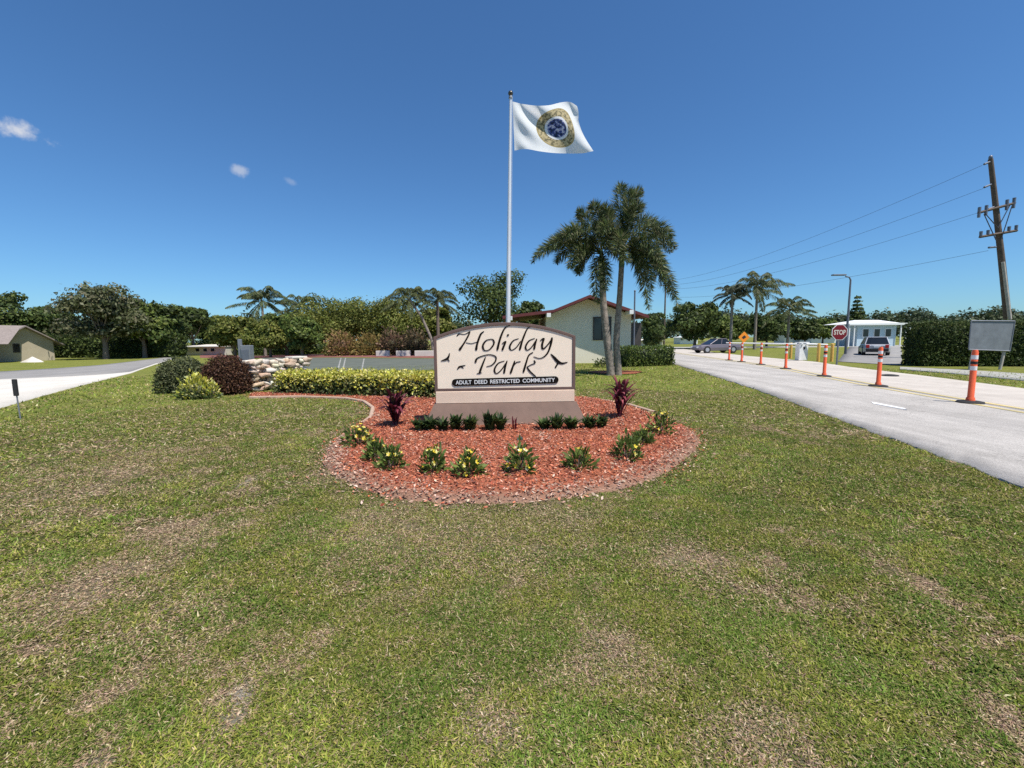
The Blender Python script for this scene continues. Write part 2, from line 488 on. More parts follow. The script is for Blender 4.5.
def queen_palm(label, px, ytop, Y, flen=2.6, nf=15, lean=0.0, hfac=1.0, group='feathery palms in the background', bark='palm_bark', pal=None, tr=.16, base_px=None):
    top = at(px, ytop, Y)
    X = top[0] if base_px is None else at(base_px, 345, Y)[0]
    z0 = float(gz(X, Y)); hub = top[2] - z0 - flen * .42
    dx = top[0] - X
    t = thing('palm_tree', label, 'palm tree', (X, Y, z0), 0, group)
    tb = MB()
    tb.tube([(0, 0, -.1), (dx * .1, 0, hub * .3), (dx * .5, 0, hub * .7), (dx, 0, hub)], [tr * 1.25, tr, tr * .9, tr * .8], 10)
    tb.build('trunk', M[bark], t)
    pal = pal or [(.10, .13, .05), (.14, .17, .07), (.07, .10, .04), (.19, .19, .10)]
    for i in range(nf):
        az = 2 * math.pi * (i / nf) + R.random() * .5
        el = rad([78, 50, 22, -12, 38, 62, 5][i % 7] + 12 * (R.random() - .5))
        L = flen * (.85 + .3 * R.random())
        d = np.array([math.cos(az) * math.cos(el), math.sin(az) * math.cos(el), math.sin(el)])
        h = np.array([math.cos(az), math.sin(az), 0])
        p0 = np.array([dx, 0, hub]); p1 = p0 + d * L * .72
        p2 = p0 + d * L * .66 + h * L * .34 + np.array([0, 0, -L * (.16 + .42 * R.random() ** 1.2)])
        V, Fs, C = frond_geo(p0, p1, p2, leaflet=.62 * flen / 2.6, n=34, plume=False, pal=pal, width=.06 * Y / 45, per=5, droop=.7)
        link('frond', np_mesh('frond', V, Fs, C), LEAF, t)
    return t

# ------------------------------------------------------------------ ground
def warp(n, lim, k):
    u = np.linspace(-1, 1, n)
    return np.sinh(u * k) / math.sinh(k) * lim

gx = warp(520, 900.0, 7.2)
u = np.linspace(0, 1, 560)
gy = -12 + np.sinh(u * 6.6) / math.sinh(6.6) * 1500.0
# bare spots: (px, py, radius m, strength, sand?)
SPOTS = [(95, 583, .26, .85, .15), (205, 533, .30, .6, .1), (70, 488, .8, .5, .1), (238, 690, .07, .8, .8), (250, 480, .11, .8, .8), (96, 762, .06, .8, .7),
         (232, 716, .06, 1, 1.), (120, 455, 1.1, .3, .05), (690, 552, .16, .7, .25), (610, 645, .22, .6, .2), (800, 750, .12, .7, .2), (470, 540, .5, .45, .1), (30, 600, .35, .6, .1),
         (735, 745, .14, .7, .3), (480, 712, .12, .6, .4), (700, 560, .3, .5, .1), (160, 620, .25, .5, .1), (385, 520, .5, .6, .1), (560, 512, .45, .5, .1), (330, 470, .3, .6, .1)]
SPG = [(G(a, b), r_, s_, q_) for a, b, r_, s_, q_ in SPOTS]

def lawn(x, y):
    """returns greenness 0..1 and sand 0..1"""
    a = fbm(x * 1.1 + 5, y * 1.1, 4, 3); b = fbm(x * 4.0, y * 4.0 + 9, 3, 8); c = fbm(x * .28, y * .28, 3, 21)
    e = fbm(x * 11, y * 11, 2, 14)
    g = smooth(.36, .57, a * .27 + b * .33 + e * .24 + c * .16 + .078)
    far = smooth(6, 14, np.hypot(x, y))
    g = g * (1 - far) + far * (.55 + .35 * g)
    sand = np.zeros_like(g)
    for p, r_, s_, q_ in SPG:
        wx = (fbm(x * 5, y * 5, 3, 31) - .5) * r_ * 2.2; wy = (fbm(x * 5 + 40, y * 5, 3, 32) - .5) * r_ * 2.2
        d = np.hypot((x - p[0] + wx), (y - p[1] + wy) * .8) / r_
        k = np.exp(-d ** 2.4)
        g = g * (1 - s_ * k * .95); sand = np.maximum(sand, q_ * k)
    return np.clip(g, 0, 1), np.clip(sand, 0, 1)

def bed_dist(x, y): return None

XX, YY = np.meshgrid(gx, gy)
def gh(x, y):
    near = np.exp(-np.hypot(x, y) / 14)
    return gz(x, y) + (fbm(x * 1.4, y * 1.4, 3, 77) - .5) * .035 * near + (fbm(x * 6, y * 6, 2, 78) - .5) * .022 * near - .02
ZZ = gh(XX, YY)
gn, sn = lawn(XX, YY)
V = np.stack([XX, YY, ZZ], -1).reshape(-1, 3)
nx, ny = len(gx), len(gy)
ii = (np.arange(ny - 1)[:, None] * nx + np.arange(nx - 1)[None]).ravel()
Fs = np.stack([ii, ii + 1, ii + 1 + nx, ii + nx], 1)
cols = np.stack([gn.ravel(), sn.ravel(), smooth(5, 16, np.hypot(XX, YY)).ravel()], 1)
gm, nt, b = new_mat('lawn_soil')
a = nt.nodes.new('ShaderNodeAttribute'); a.attribute_name = 'Col'
sep = nt.nodes.new('ShaderNodeSeparateColor'); lk(nt, a.outputs['Color'], sep.inputs['Color'])
tc = nt.nodes.new('ShaderNodeTexCoord')
def gnoise(sc, det=5, ro=.7):
    n = nt.nodes.new('ShaderNodeTexNoise'); n.inputs['Scale'].default_value = sc; n.inputs['Detail'].default_value = det
    n.inputs['Roughness'].default_value = ro
    lk(nt, tc.outputs['Object'], n.inputs['Vector']); return n
def gramp(fac, stops):
    r = nt.nodes.new('ShaderNodeValToRGB')
    while len(r.color_ramp.elements) < len(stops): r.color_ramp.elements.new(.5)
    for e, (p, c) in zip(r.color_ramp.elements, stops): e.position = p; e.color = (*c, 1)
    lk(nt, fac, r.inputs['Fac']); return r
def gmix(f, c1, c2):
    m_ = nt.nodes.new('ShaderNodeMix'); m_.data_type = 'RGBA'
    lk(nt, f, m_.inputs[0]); lk(nt, c1, m_.inputs[6]); lk(nt, c2, m_.inputs[7]); return m_.outputs[2]
nf = gnoise(55, 6); nm = gnoise(9, 6, .75); nb = gnoise(1.1, 5, .65)
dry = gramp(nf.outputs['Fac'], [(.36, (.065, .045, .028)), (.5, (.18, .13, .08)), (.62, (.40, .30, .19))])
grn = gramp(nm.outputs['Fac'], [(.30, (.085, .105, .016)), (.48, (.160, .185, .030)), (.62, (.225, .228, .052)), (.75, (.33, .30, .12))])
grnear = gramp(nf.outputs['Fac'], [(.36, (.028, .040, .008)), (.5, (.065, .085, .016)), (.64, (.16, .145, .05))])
nx2 = gnoise(260, 3, .8); vo = nt.nodes.new('ShaderNodeTexVoronoi'); vo.inputs['Scale'].default_value = 130; lk(nt, tc.outputs['Object'], vo.inputs['Vector'])
lit = gramp(nx2.outputs['Fac'], [(.38, (.035, .028, .018)), (.50, (.13, .105, .060)), (.60, (.34, .27, .17)), (.70, (.62, .52, .36))])
grl = gramp(nx2.outputs['Fac'], [(.38, (.018, .024, .006)), (.50, (.075, .080, .022)), (.60, (.17, .16, .060)), (.70, (.36, .30, .17))])
lm = nt.nodes.new('ShaderNodeValue'); lm.outputs[0].default_value = .65
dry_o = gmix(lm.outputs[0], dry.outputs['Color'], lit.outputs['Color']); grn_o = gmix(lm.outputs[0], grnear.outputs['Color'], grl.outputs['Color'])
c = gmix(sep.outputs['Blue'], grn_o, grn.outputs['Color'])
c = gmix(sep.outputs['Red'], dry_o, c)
snd = gramp(nm.outputs['Fac'], [(.3, (.28, .24, .19)), (.7, (.50, .46, .40))])
c = gmix(sep.outputs['Green'], c, snd.outputs['Color'])
big = gramp(nb.outputs['Fac'], [(.35, (.80, .86, .80)), (.65, (1.12, 1.06, 1.1))])
mu = nt.nodes.new('ShaderNodeMix'); mu.data_type = 'RGBA'; mu.blend_type = 'MULTIPLY'; mu.inputs[0].default_value = 1
lk(nt, c, mu.inputs[6]); lk(nt, big.outputs['Color'], mu.inputs[7])
lk(nt, mu.outputs[2], b.inputs['Base Color'])
b.inputs['Roughness'].default_value = 1.0; b.inputs['Specular IOR Level'].default_value = 0.1
bp = nt.nodes.new('ShaderNodeBump'); bp.inputs['Strength'].default_value = .9; bp.inputs['Distance'].default_value = .03
lk(nt, nf.outputs['Fac'], bp.inputs['Height']); lk(nt, bp.outputs['Normal'], b.inputs['Normal'])
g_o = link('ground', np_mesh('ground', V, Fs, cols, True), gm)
tag(g_o, kind='structure')

# ------------------------------------------------------------------ draped sheets
def inside(poly, x, y):
    c = np.zeros(x.shape, bool); n = len(poly); j = n - 1
    for i in range(n):
        xi, yi = poly[i][0], poly[i][1]; xj, yj = poly[j][0], poly[j][1]
        cond = ((yi > y) != (yj > y)) & (x < (xj - xi) * (y - yi) / (yj - yi + 1e-12) + xi)
        c ^= cond; j = i
    return c

def resample(pts, n):
    P = np.array([p[:2] for p in pts], float)
    d = np.concatenate([[0], np.cumsum(np.linalg.norm(np.diff(P, axis=0), axis=1))])
    t = np.linspace(0, d[-1], n)
    return np.stack([np.interp(t, d, P[:, 0]), np.interp(t, d, P[:, 1])], 1)

def strip(name, A, B, m, off, n=60, k=6, parent=None, rag=0.0, kind='structure', skirt=.06):
    """sheet between polylines A and B, draped on the terrain, with a small skirt so its edge has thickness"""
    A = resample(A, n); B = resample(B, n)
    if rag:
        s = np.arange(n)
        A = A + rag * (fbm(s * .7, s * 0 + 3, 3, 5) - .5)[:, None]
    s = np.linspace(0, 1, k)
    P = A[:, None] * (1 - s[None, :, None]) + B[:, None] * s[None, :, None]
    Z = gz(P[..., 0], P[..., 1]) + off
    V = np.concatenate([P, Z[..., None]], -1).reshape(-1, 3)
    ii = (np.arange(n - 1)[:, None] * k + np.arange(k - 1)[None]).ravel()
    Fs = np.stack([ii, ii + 1, ii + 1 + k, ii + k], 1)
    Vl = [V]; Fl = [Fs]; o = len(V)
    for col in (0, k - 1):
        top = np.arange(n) * k + col
        lo = V[top].copy(); lo[:, 2] -= skirt
        Vl.append(lo); j = np.arange(n - 1)
        Fl.append(np.stack([top[:-1], top[1:], o + j + 1, o + j], 1)); o += n
    ob = link(name, np_mesh(name, np.concatenate(Vl), np.concatenate(Fl)), m, parent)
    bm = bmesh.new(); bm.from_mesh(ob.data); bmesh.ops.recalc_face_normals(bm, faces=bm.faces); bm.to_mesh(ob.data); bm.free()
    if kind: tag(ob, kind=kind)
    return ob

def ext(p, q, d):
    p = np.array(p[:2]); q = np.array(q[:2]); v = (p - q) / np.linalg.norm(p - q)
    return tuple(p + v * d)

# right-hand driveway
NE = [G(*p) for p in [(1024, 487), (941, 455), (886, 436.5), (850, 423), (787, 400), (747, 386.5), (708, 374), (669, 362.5)]]
YL = [G(*p) for p in [(1024, 411), (970, 402), (878, 386.5), (824, 376.5), (785.5, 369), (760.6, 364.8), (741.5, 362), (729, 360.4)]]
FE = [G(*p) for p in [(1024, 388.5), (930, 376.5), (850, 367), (816, 361.8), (748, 356)]]
NE = [ext(NE[0], NE[2], 14)] + [tuple(p[:2]) for p in NE] + [ext(NE[-1], NE[-3], 30)]
YL = [ext(YL[0], YL[2], 14)] + [tuple(p[:2]) for p in YL] + [ext(YL[-1], YL[-3], 30)]
FE = [ext(FE[0], FE[2], 14)] + [tuple(p[:2]) for p in FE] + [ext(FE[-1], FE[-3], 24)]
strip('entry_lane', NE, YL, ASPH_NEAR, .004, 400, 8, rag=.22)
strip('exit_lane', YL, FE, CONC, .004, 120, 8)
def offset_line(L, d):
    P = resample(L, 100); T = np.gradient(P, axis=0); T /= np.linalg.norm(T, axis=1, keepdims=True)
    return P + np.stack([T[:, 1], -T[:, 0]], 1) * d
for d in (-.2, .2):
    strip('lane_marking', offset_line(YL, d - .07), offset_line(YL, d + .07), PAINT_Y, .009, 100, 2, skirt=.004)
# worn white bar in the entry lane
q = [G(*p)[:2] for p in [(871, 402), (905, 408.5), (907, 410.5), (873, 404)]]
strip('stop_bar', [q[0], q[1]], [q[3], q[2]], PAINT_W, .010, 8, 2, skirt=.004)
# sidewalk on the far side and the side street where the SUV waits
strip('sidewalk', [ext(G(1024, 380.5), G(900, 369), 12), G(1024, 380.5), G(960, 374), G(900, 369.3)], [ext(G(1024, 373.5), G(900, 366.5), 12), G(1024, 373.5), G(960, 369.6), G(900, 366.8)], WALK, .006, 30, 4)
strip('side_street', [G(838, 361.5), G(845, 352), G(850, 346.5)], [G(902, 365.5), G(902, 352), G(900, 346)], ASPH, .005, 20, 6)
strip('cross_street', [(6, 62), (40, 60), (150, 58)], [(6, 70), (40, 68), (150, 67)], WALK, .008, 30, 4)
# left road: grey asphalt with a pale concrete apron in front
LN = [G(*p) for p in [(0, 407.5), (35, 397.5), (70, 388), (100, 380.5), (131, 373), (155, 364.5), (173, 358.6)]]
LM = [G(*p) for p in [(0, 379), (35, 377.5), (70, 376), (100, 374.6), (131, 371.8), (155, 363.6), (173, 358.2)]]
LF = [G(*p) for p in [(0, 371.5), (35, 369.5), (70, 367.3), (100, 365), (131, 361.5), (155, 358.6), (170, 356.8)]]
LN = [ext(LN[0], LN[1], 14)] + [tuple(p[:2]) for p in LN] + [ext(LN[-1], LN[-3], 30)]
LM = [ext(LM[0], LM[1], 20)] + [tuple(p[:2]) for p in LM] + [ext(LM[-1], LM[-3], 30)]
LF = [ext(LF[0], LF[1], 25)] + [tuple(p[:2]) for p in LF] + [ext(LF[-1], LF[-3], 30)]
strip('concrete_apron', LN, LM, CONC_L, .004, 90, 6)
strip('left_road', LM, LF, ASPH, .004, 90, 6)
# car park behind the hedge
PA = [G(262, 371), G(305, 370.5), G(370, 370), G(445, 369.5), G(500, 369)]
PB = [G(262, 357.6), G(305, 357.8), G(370, 358.2), G(445, 358.6), G(500, 359)]
strip('car_park', PA, PB, ASPH_LOT, .006, 20, 8)
BAY = paving_mat('faded_bay_line', (0.20, 0.20, 0.18), (0.36, 0.35, 0.32), False, .2, .1)
for a_, b_ in (((337.5, 371), (341, 358)), ((342.5, 371), (345.5, 358)), ((361.5, 371), (364, 358.8))):
    p, q = G(*a_), G(*b_)
    w = .05
    strip('bay_line', [(p[0] - w, p[1]), (q[0] - w, q[1])], [(p[0] + w, p[1]), (q[0] + w, q[1])], BAY, .012, 10, 2, skirt=.004)
strip('mulch_strip', [G(200, 357.6), G(305, 357.4), G(445, 358), G(500, 358)], [G(200, 355), G(305, 354.5), G(445, 355), G(500, 355)], mat('faded_mulch', (.20, .075, .06), .95, .3, 4), .012, 20, 4)

# ------------------------------------------------------------------ sign bed
BED_PX = [(322, 458), (328, 470), (350, 484), (380, 495), (420, 501), (470, 503), (530, 501), (585, 496), (635, 484), (672, 468), (694, 450), (701, 437), (690, 428),
          (665, 420), (645, 411), (618, 403), (592, 398), (560, 396), (430, 398), (352, 395.5), (300, 393), (250, 392.5), (248, 397), (290, 396.5), (345, 397.5), (366, 401), (374, 408),
          (370, 417), (358, 424), (345, 432), (330, 444)]
def chaikin(P, it=2):
    P = np.array(P, float)
    for _ in range(it):
        Q = np.roll(P, -1, 0)
        P = np.stack([P * .75 + Q * .25, P * .25 + Q * .75], 1).reshape(-1, 2)
    return P
BED = chaikin([G(*p)[:2] for p in BED_PX], 2)
def pdist(poly, x, y):
    A = np.array(poly); B = np.roll(A, -1, 0)
    d = np.full(x.shape, 1e9)
    for a_, b_ in zip(A, B):
        v = b_ - a_; L2 = (v ** 2).sum() + 1e-12
        t = np.clip(((x - a_[0]) * v[0] + (y - a_[1]) * v[1]) / L2, 0, 1)
        d = np.minimum(d, np.hypot(x - a_[0] - t * v[0], y - a_[1] - t * v[1]))
    return d

bgx = np.arange(BED[:, 0].min() - .25, BED[:, 0].max() + .25, .035); bgy = np.arange(BED[:, 1].min() - .25, BED[:, 1].max() + .25, .035)
bX, bY = np.meshgrid(bgx, bgy); bi = inside(BED, bX, bY); bd_ = pdist(BED, bX, bY); bs = np.where(bi, bd_, -bd_) + (fbm(bX * 3, bY * 3, 3, 71) - .5) * .10
BZ = -.06 + .085 * smooth(-.10, .10, bs) + .02 * smooth(.1, .7, bs) * fbm(bX * 4, bY * 4, 3, 72)
k_ = len(bgx); ii = (np.arange(len(bgy) - 1)[:, None] * k_ + np.arange(k_ - 1)[None]).ravel()
Fq = np.stack([ii, ii + 1, ii + 1 + k_, ii + k_], 1); okq = (bs.ravel()[Fq] > -.12).all(1); Fq = Fq[okq]
used = np.unique(Fq); remap = np.full(len(bgy) * k_, -1); remap[used] = np.arange(len(used))
tag(link('mulch_bed', np_mesh('mulch_bed', np.stack([bX, bY, BZ], -1).reshape(-1, 3)[used], remap[Fq], np.repeat((smooth(.32, .0, bs + .25 * (fbm(bX * 2.2, bY * 2.2, 3, 55) - .5)) * smooth(8.0, 6.0, bY)).ravel()[used][:, None], 3, 1), True), BED_MAT), kind='structure')
def bedz(x, y):
    i = inside(BED, x, y); d = pdist(BED, x, y); q = np.where(i, d, -d)
    return -.06 + .085 * smooth(-.10, .10, q) + .02 * smooth(.1, .7, q) * fbm(x * 4, y * 4, 3, 72)
n = 210000
x = R.uniform(BED[:, 0].min() - .3, BED[:, 0].max() + .3, n); y = R.uniform(BED[:, 1].min() - .3, BED[:, 1].max() + .3, n)
ins = inside(BED, x, y); ds = pdist(BED, x, y)
keep = ins | (R.random(n) < np.exp(-ds / .10) * .45)
rag = fbm(x * 2.2, y * 2.2, 3, 55)
x, y, ds, ins, rag = x[keep], y[keep], ds[keep], ins[keep], rag[keep]
n = len(x)
P = np.stack([x, y, np.maximum(bedz(x, y), -.012) + .003 + .020 * R.random(n)], 1)
an = R.random(n) * 2 * np.pi
D = np.stack([np.cos(an), np.sin(an), .35 * R.normal(size=n)], 1)
Nn = unit(np.array([0, 0, 1.0]) + .45 * R.normal(size=(n, 3)))
red = [(.44, .125, .068), (.54, .19, .11), (.33, .080, .045), (.62, .34, .24), (.18, .05, .035), (.50, .15, .065), (.13, .055, .04)]
old = [(.36, .22, .16), (.46, .31, .23), (.28, .18, .13), (.42, .20, .13), (.54, .40, .30)]
edge = np.where(ins, ds, 0)
fad = R.random(n) < np.clip(smooth(.50, .05, edge) * (1.0 + .5 * smooth(-1.2, -2.6, x)) * smooth(8.0, 6.0, y) + (rag - .60) * 2.2, 0, 1) * .88
C = np.where(fad[:, None], pick(old, n, .2), pick(red, n, .2))
L = .018 + .042 * R.random(n) ** 2
V, Fs, C4 = leaf_geo(P, D, Nn, L, L * (.28 + .25 * R.random(n)), C)
tag(link('mulch', np_mesh('mulch', V, Fs, C4), CHIP), 'loose red wood mulch chips spread over the flower bed round the sign', 'mulch', kind='stuff')

# concrete edging curve on the left
EP = [(250, 397.5), (300, 396.8), (345, 398.3), (364, 401.5), (373, 408), (371, 417), (362, 424)]
ep = [G(*p) for p in EP]
pts = resample(ep, 40)
mb = MB(); prev = None
T = np.gradient(pts, axis=0); T /= np.linalg.norm(T, axis=1, keepdims=True); Nn2 = np.stack([T[:, 1], -T[:, 0]], 1)
prof = [(-.045, -.03), (-.04, .022), (-.02, .036), (.02, .036), (.04, .022), (.045, -.03)]
vs = []; fs = []
for i in range(40):
    for o_, z_ in prof: vs.append((pts[i, 0] + Nn2[i, 0] * o_, pts[i, 1] + Nn2[i, 1] * o_, z_))
for i in range(39):
    for k in range(5): fs.append((i * 6 + k, i * 6 + k + 1, (i + 1) * 6 + k + 1, (i + 1) * 6 + k))
mb.add(vs, fs)
tag(mb.build('bed_edging', M['edging']), 'curved tan concrete edging at the left side of the mulch bed', 'edging')
# second short edging on the right rear of the bed
ep = [G(*p) for p in [(585, 397.5), (606, 400.5), (630, 404.5), (655, 412)]]
pts = resample(ep, 20); T = np.gradient(pts, axis=0); T /= np.linalg.norm(T, axis=1, keepdims=True); Nn2 = np.stack([T[:, 1], -T[:, 0]], 1)
vs = []; fs = []
for i in range(20):
    for o_, z_ in prof: vs.append((pts[i, 0] + Nn2[i, 0] * o_, pts[i, 1] + Nn2[i, 1] * o_, z_ - .015))
for i in range(19):
    for k in range(5): fs.append((i * 6 + k, i * 6 + k + 1, (i + 1) * 6 + k + 1, (i + 1) * 6 + k))
tag(MB().add(vs, fs).build('bed_edging', M['edging']), 'short tan concrete edging at the right rear of the mulch bed', 'edging')

# ------------------------------------------------------------------ grass blades
ROADS = [np.concatenate([resample(NE, 60), resample(FE, 60)[::-1]]), np.concatenate([resample(LN, 60), resample(LF, 60)[::-1]])]
def grass_band(r0, r1, dens, Lm, Wm, segs, amax=54):
    a_ = rad(amax)
    area = a_ * (r1 ** 2 - r0 ** 2)
    n = int(area * dens)
    r = np.sqrt(R.uniform(r0 ** 2, r1 ** 2, n)); th = R.uniform(-a_, a_, n)
    x = r * np.sin(th); y = r * np.cos(th)
    g, sd = lawn(x, y)
    tuft = fbm(x * 9, y * 9, 2, 91)
    rim = fbm(x * 3, y * 3, 3, 41)
    p = (.26 + .80 * g) * (1 - sd * .72) * (.48 + .95 * smooth(.35, .60, tuft))
    d = pdist(BED, x, y); ib = inside(BED, x, y)
    sd_ = np.where(ib, -d, d)
    p = p * np.where(y < 7.3, smooth(-.06, .42, sd_ + (rim - .5) * .45), smooth(-.01, .04, sd_))
    for rd in ROADS: 
        dr = pdist(rd, x, y); ir = inside(rd, x, y)
        p = p * (~ir | ((dr < .10 * rim) ))
    keep = R.random(n) < p
    x, y, g, tuft = x[keep], y[keep], g[keep], tuft[keep]; n = len(x)
    an = R.random(n) * 2 * np.pi
    lean = rad(32) + rad(62) * R.random(n) ** .7
    hd = np.stack([np.cos(an), np.sin(an), np.zeros(n)], 1); up = np.array([0, 0, 1.0])
    D1 = hd * np.sin(lean * .7)[:, None] + up * np.cos(lean * .7)[:, None]
    l2 = np.minimum(lean * 1.35, rad(100))
    D2 = hd * np.sin(l2)[:, None] + up * np.cos(l2)[:, None]
    L = (Lm * (.5 + .9 * R.random(n)) * (.55 + .75 * g))[:, None]
    W = (Wm * (.6 + .8 * R.random(n)))[:, None]
    S = np.stack([-np.sin(an), np.cos(an), .3 * R.normal(size=n)], 1); S = unit(S)
    P0 = np.stack([x, y, gh(x, y) - .006 + .005 * R.random(n)], 1)
    P1 = P0 + D1 * L * .5; P2 = P1 + D2 * L * .5
    straw = R.random(n) > (.14 + .76 * g)
    lush = fbm(x * .9 + 20, y * .9, 3, 61)
    grc = pick([(.150, .205, .030), (.225, .270, .046), (.095, .135, .022), (.30, .315, .070), (.40, .38, .13)], n, .25, [3, 3, 2, 2, 1])
    hue = smooth(.36, .64, fbm(x * 4.5 + 60, y * 4.5, 3, 63))[:, None]
    grc = grc * (hue * np.array([1.15, 1.06, 1.0]) + (1 - hue) * np.array([.72, .88, .80]))
    grc *= (0.82 + .40 * smooth(.35, .65, lush))[:, None]
    stc = pick([(.48, .38, .20), (.34, .25, .13), (.22, .15, .09), (.62, .52, .32), (.38, .25, .16)], n, .25, [3, 3, 2, 1, 2])
    C = np.where(straw[:, None], stc, grc)
    if segs == 2:
        V = np.stack([P0 - S * W * .5, P0 + S * W * .5, P1 - S * W * .42, P1 + S * W * .42, P2 - S * W * .08, P2 + S * W * .08], 1).reshape(-1, 3)
        b6 = np.arange(n)[:, None] * 6
        Fa = np.concatenate([b6 + [0, 1, 3, 2], b6 + [2, 3, 5, 4]])
        return V, Fa, np.repeat(C, 6, 0)
    V = np.stack([P0 - S * W * .5, P0 + S * W * .5, P2 + S * W * .15, P2 - S * W * .15], 1).reshape(-1, 3)
    return V, np.arange(4 * n).reshape(n, 4), np.repeat(C, 4, 0)

def litter_band(r0, r1, dens, Lm, Wm, amax=54):
    a_ = rad(amax); n = int(a_ * (r1 ** 2 - r0 ** 2) * dens)
    r = np.sqrt(R.uniform(r0 ** 2, r1 ** 2, n)); th = R.uniform(-a_, a_, n); x = r * np.sin(th); y = r * np.cos(th)
    g, sd = lawn(x, y); d = pdist(BED, x, y); ib = inside(BED, x, y)
    p = np.where(ib & (d > .05), 0, 1.0) * (1 - .55 * sd)
    for rd in ROADS: p = p * ~inside(rd, x, y)
    k = R.random(n) < p; x, y, g = x[k], y[k], g[k]; n = len(x)
    an = R.random(n) * 2 * np.pi
    D = np.stack([np.cos(an), np.sin(an), .05 + .22 * R.normal(size=n)], 1); Nn = unit(np.array([0, 0, 1.0]) + .35 * R.normal(size=(n, 3)))
    dryc = pick([(.50, .375, .23), (.36, .25, .155), (.60, .48, .32), (.23, .155, .10), (.45, .30, .21)], n, .3, [3, 3, 1.5, 2, 2])
    grnc = pick([(.14, .165, .032), (.21, .21, .055), (.09, .115, .025), (.34, .28, .12)], n, .3)
    C = np.where((R.random(n) < .08 + .78 * g)[:, None], grnc, dryc)
    L = Lm * (.4 + 1.2 * R.random(n))
    return leaf_geo(np.stack([x, y, gh(x, y) + .001 + .006 * R.random(n)], 1), D, Nn, L, Wm * (.6 + .8 * R.random(n)), C)
litter = [litter_band(.9, 2.6, 30000, .017, .0045), litter_band(2.6, 4.5, 15000, .022, .006), litter_band(4.5, 8, 5500, .034, .009), litter_band(8, 13, 1100, .06, .018)]
bands = litter + [grass_band(.9, 2.6, 38000, .021, .0050, 2), grass_band(2.6, 4.5, 21000, .024, .0064, 2), grass_band(4.5, 8, 8000, .030, .0100, 1),
         grass_band(8, 14, 1500, .040, .014, 1, 56), grass_band(14, 26, 230, .06, .03, 1, 56)]
V, Fs, C = merge(bands)
tag(link('grass', np_mesh('grass', V, Fs, C), BLADE), 'short patchy lawn grass with brown dry blades', 'grass', kind='stuff')

# ------------------------------------------------------------------ the sign
SY = 7.55
cxy = at(504.5, 400, SY)
SRZ = rad(3.0)
sign = thing('entrance_sign', 'arched cream entrance sign with brown frame and black script lettering in the mulch bed', 'sign', (cxy[0], SY, 0), SRZ)
Msi = (Matrix.Translation(Vector((cxy[0], SY, 0))) @ Matrix.Rotation(SRZ, 4, 'Z')).inverted()
Ms3 = np.array(Msi)
def SL(px, py, yl=0.0):
    """pixel -> local (x,z) on the sign's face plane y = yl"""
    d = Ms3[:3, :3] @ ray(px, py); o = Ms3[:3, :3] @ CAM + Ms3[:3, 3]
    t = (yl - o[1]) / d[1]; p = o + d * t
    return p[0], p[2]
xl, _ = SL(434.3, 370); xr, _ = SL(575.2, 370)
hw = (xr - xl) / 2; xc = (xr + xl) / 2
zs = SL(434.3, 337)[1]; zt = SL(504, 322.3)[1]; zb = SL(504, 390.5)[1]; zp = SL(504, 402.5)[1]
def arch(hw_, zside, ztop, zbot, n=28):
    pts = [(xc - hw_, zbot), (xc + hw_, zbot)]
    for i in range(n + 1):
        u_ = 1 - 2 * i / n
        pts.append((xc + hw_ * u_, zside + (ztop - zside) * (1 - abs(u_) ** 2.0)))
    return pts
fw = .052
outer = arch(hw, zs, zt, zb); inner = arch(hw - fw, zs - fw * .55, zt - fw, zb + fw)
# frame ring
mb = MB(); n_ = len(outer)
y0, y1, yf = -.016, .26, .0
vs = [(p[0], y0, p[1]) for p in outer] + [(p[0], y0, p[1]) for p in inner] + [(p[0], yf + .012, p[1]) for p in inner] + [(p[0], y1, p[1]) for p in outer]
fs = []
for i in range(n_):
    j = (i + 1) % n_
    fs += [(i, j, j + n_, i + n_), (i + n_, j + n_, j + 2 * n_, i + 2 * n_), (j, i, i + 3 * n_, j + 3 * n_)]
fs.append(tuple(range(3 * n_, 4 * n_)))
mb.add(vs, fs); fr = mb.build('frame', M['sign_brown'], sign)
bv = fr.modifiers.new('bevel', 'BEVEL'); bv.width = .006; bv.segments = 2
mb = MB().prism(arch(hw - fw + .004, zs - fw * .55 + .003, zt - fw + .003, zb + fw - .004), 0.0, .05)
mb.build('face_panel', M['sign_cream'], sign)
MB().box((xc, .11, (zb + zp) / 2), (2 * hw - .03, .27, zb - zp - .002), 0, .008).build('plinth', M['sign_plinth'], sign)
# flared pedestal
pb = G(426, 428); hb = hw + .13
px0 = xc - hw - .0; 
vs = []
for z_, ex, ey in ((-.05, .20, .32), (zp - .003, .015, .03)):
    vs += [(xc - hw - ex, -.04 - ey, z_), (xc + hw + ex, -.04 - ey, z_), (xc + hw + ex, .27 + ey, z_), (xc - hw - ex, .27 + ey, z_)]
MB().add(vs, [(0, 1, 5, 4), (1, 2, 6, 5), (2, 3, 7, 6), (3, 0, 4, 7), (4, 5, 6, 7), (0, 3, 2, 1)]).build('pedestal', M['sign_base'], sign)

def catmull(P, n=8):
    P = np.array(P, float)
    if len(P) < 3: return np.stack([np.linspace(P[0][k], P[-1][k], n) for k in range(P.shape[1])], 1)
    Q = np.concatenate([[2 * P[0] - P[1]], P, [2 * P[-1] - P[-2]]]); out = []
    for i in range(1, len(Q) - 2):
        for t in np.linspace(0, 1, n, endpoint=False):
            a_, b_, c_, d_ = Q[i - 1], Q[i], Q[i + 1], Q[i + 2]
            out.append(.5 * ((2 * b_) + (-a_ + c_) * t + (2 * a_ - 5 * b_ + 4 * c_ - d_) * t ** 2 + (-a_ + 3 * b_ - 3 * c_ + d_) * t ** 3))
    out.append(Q[-2]); return np.array(out)

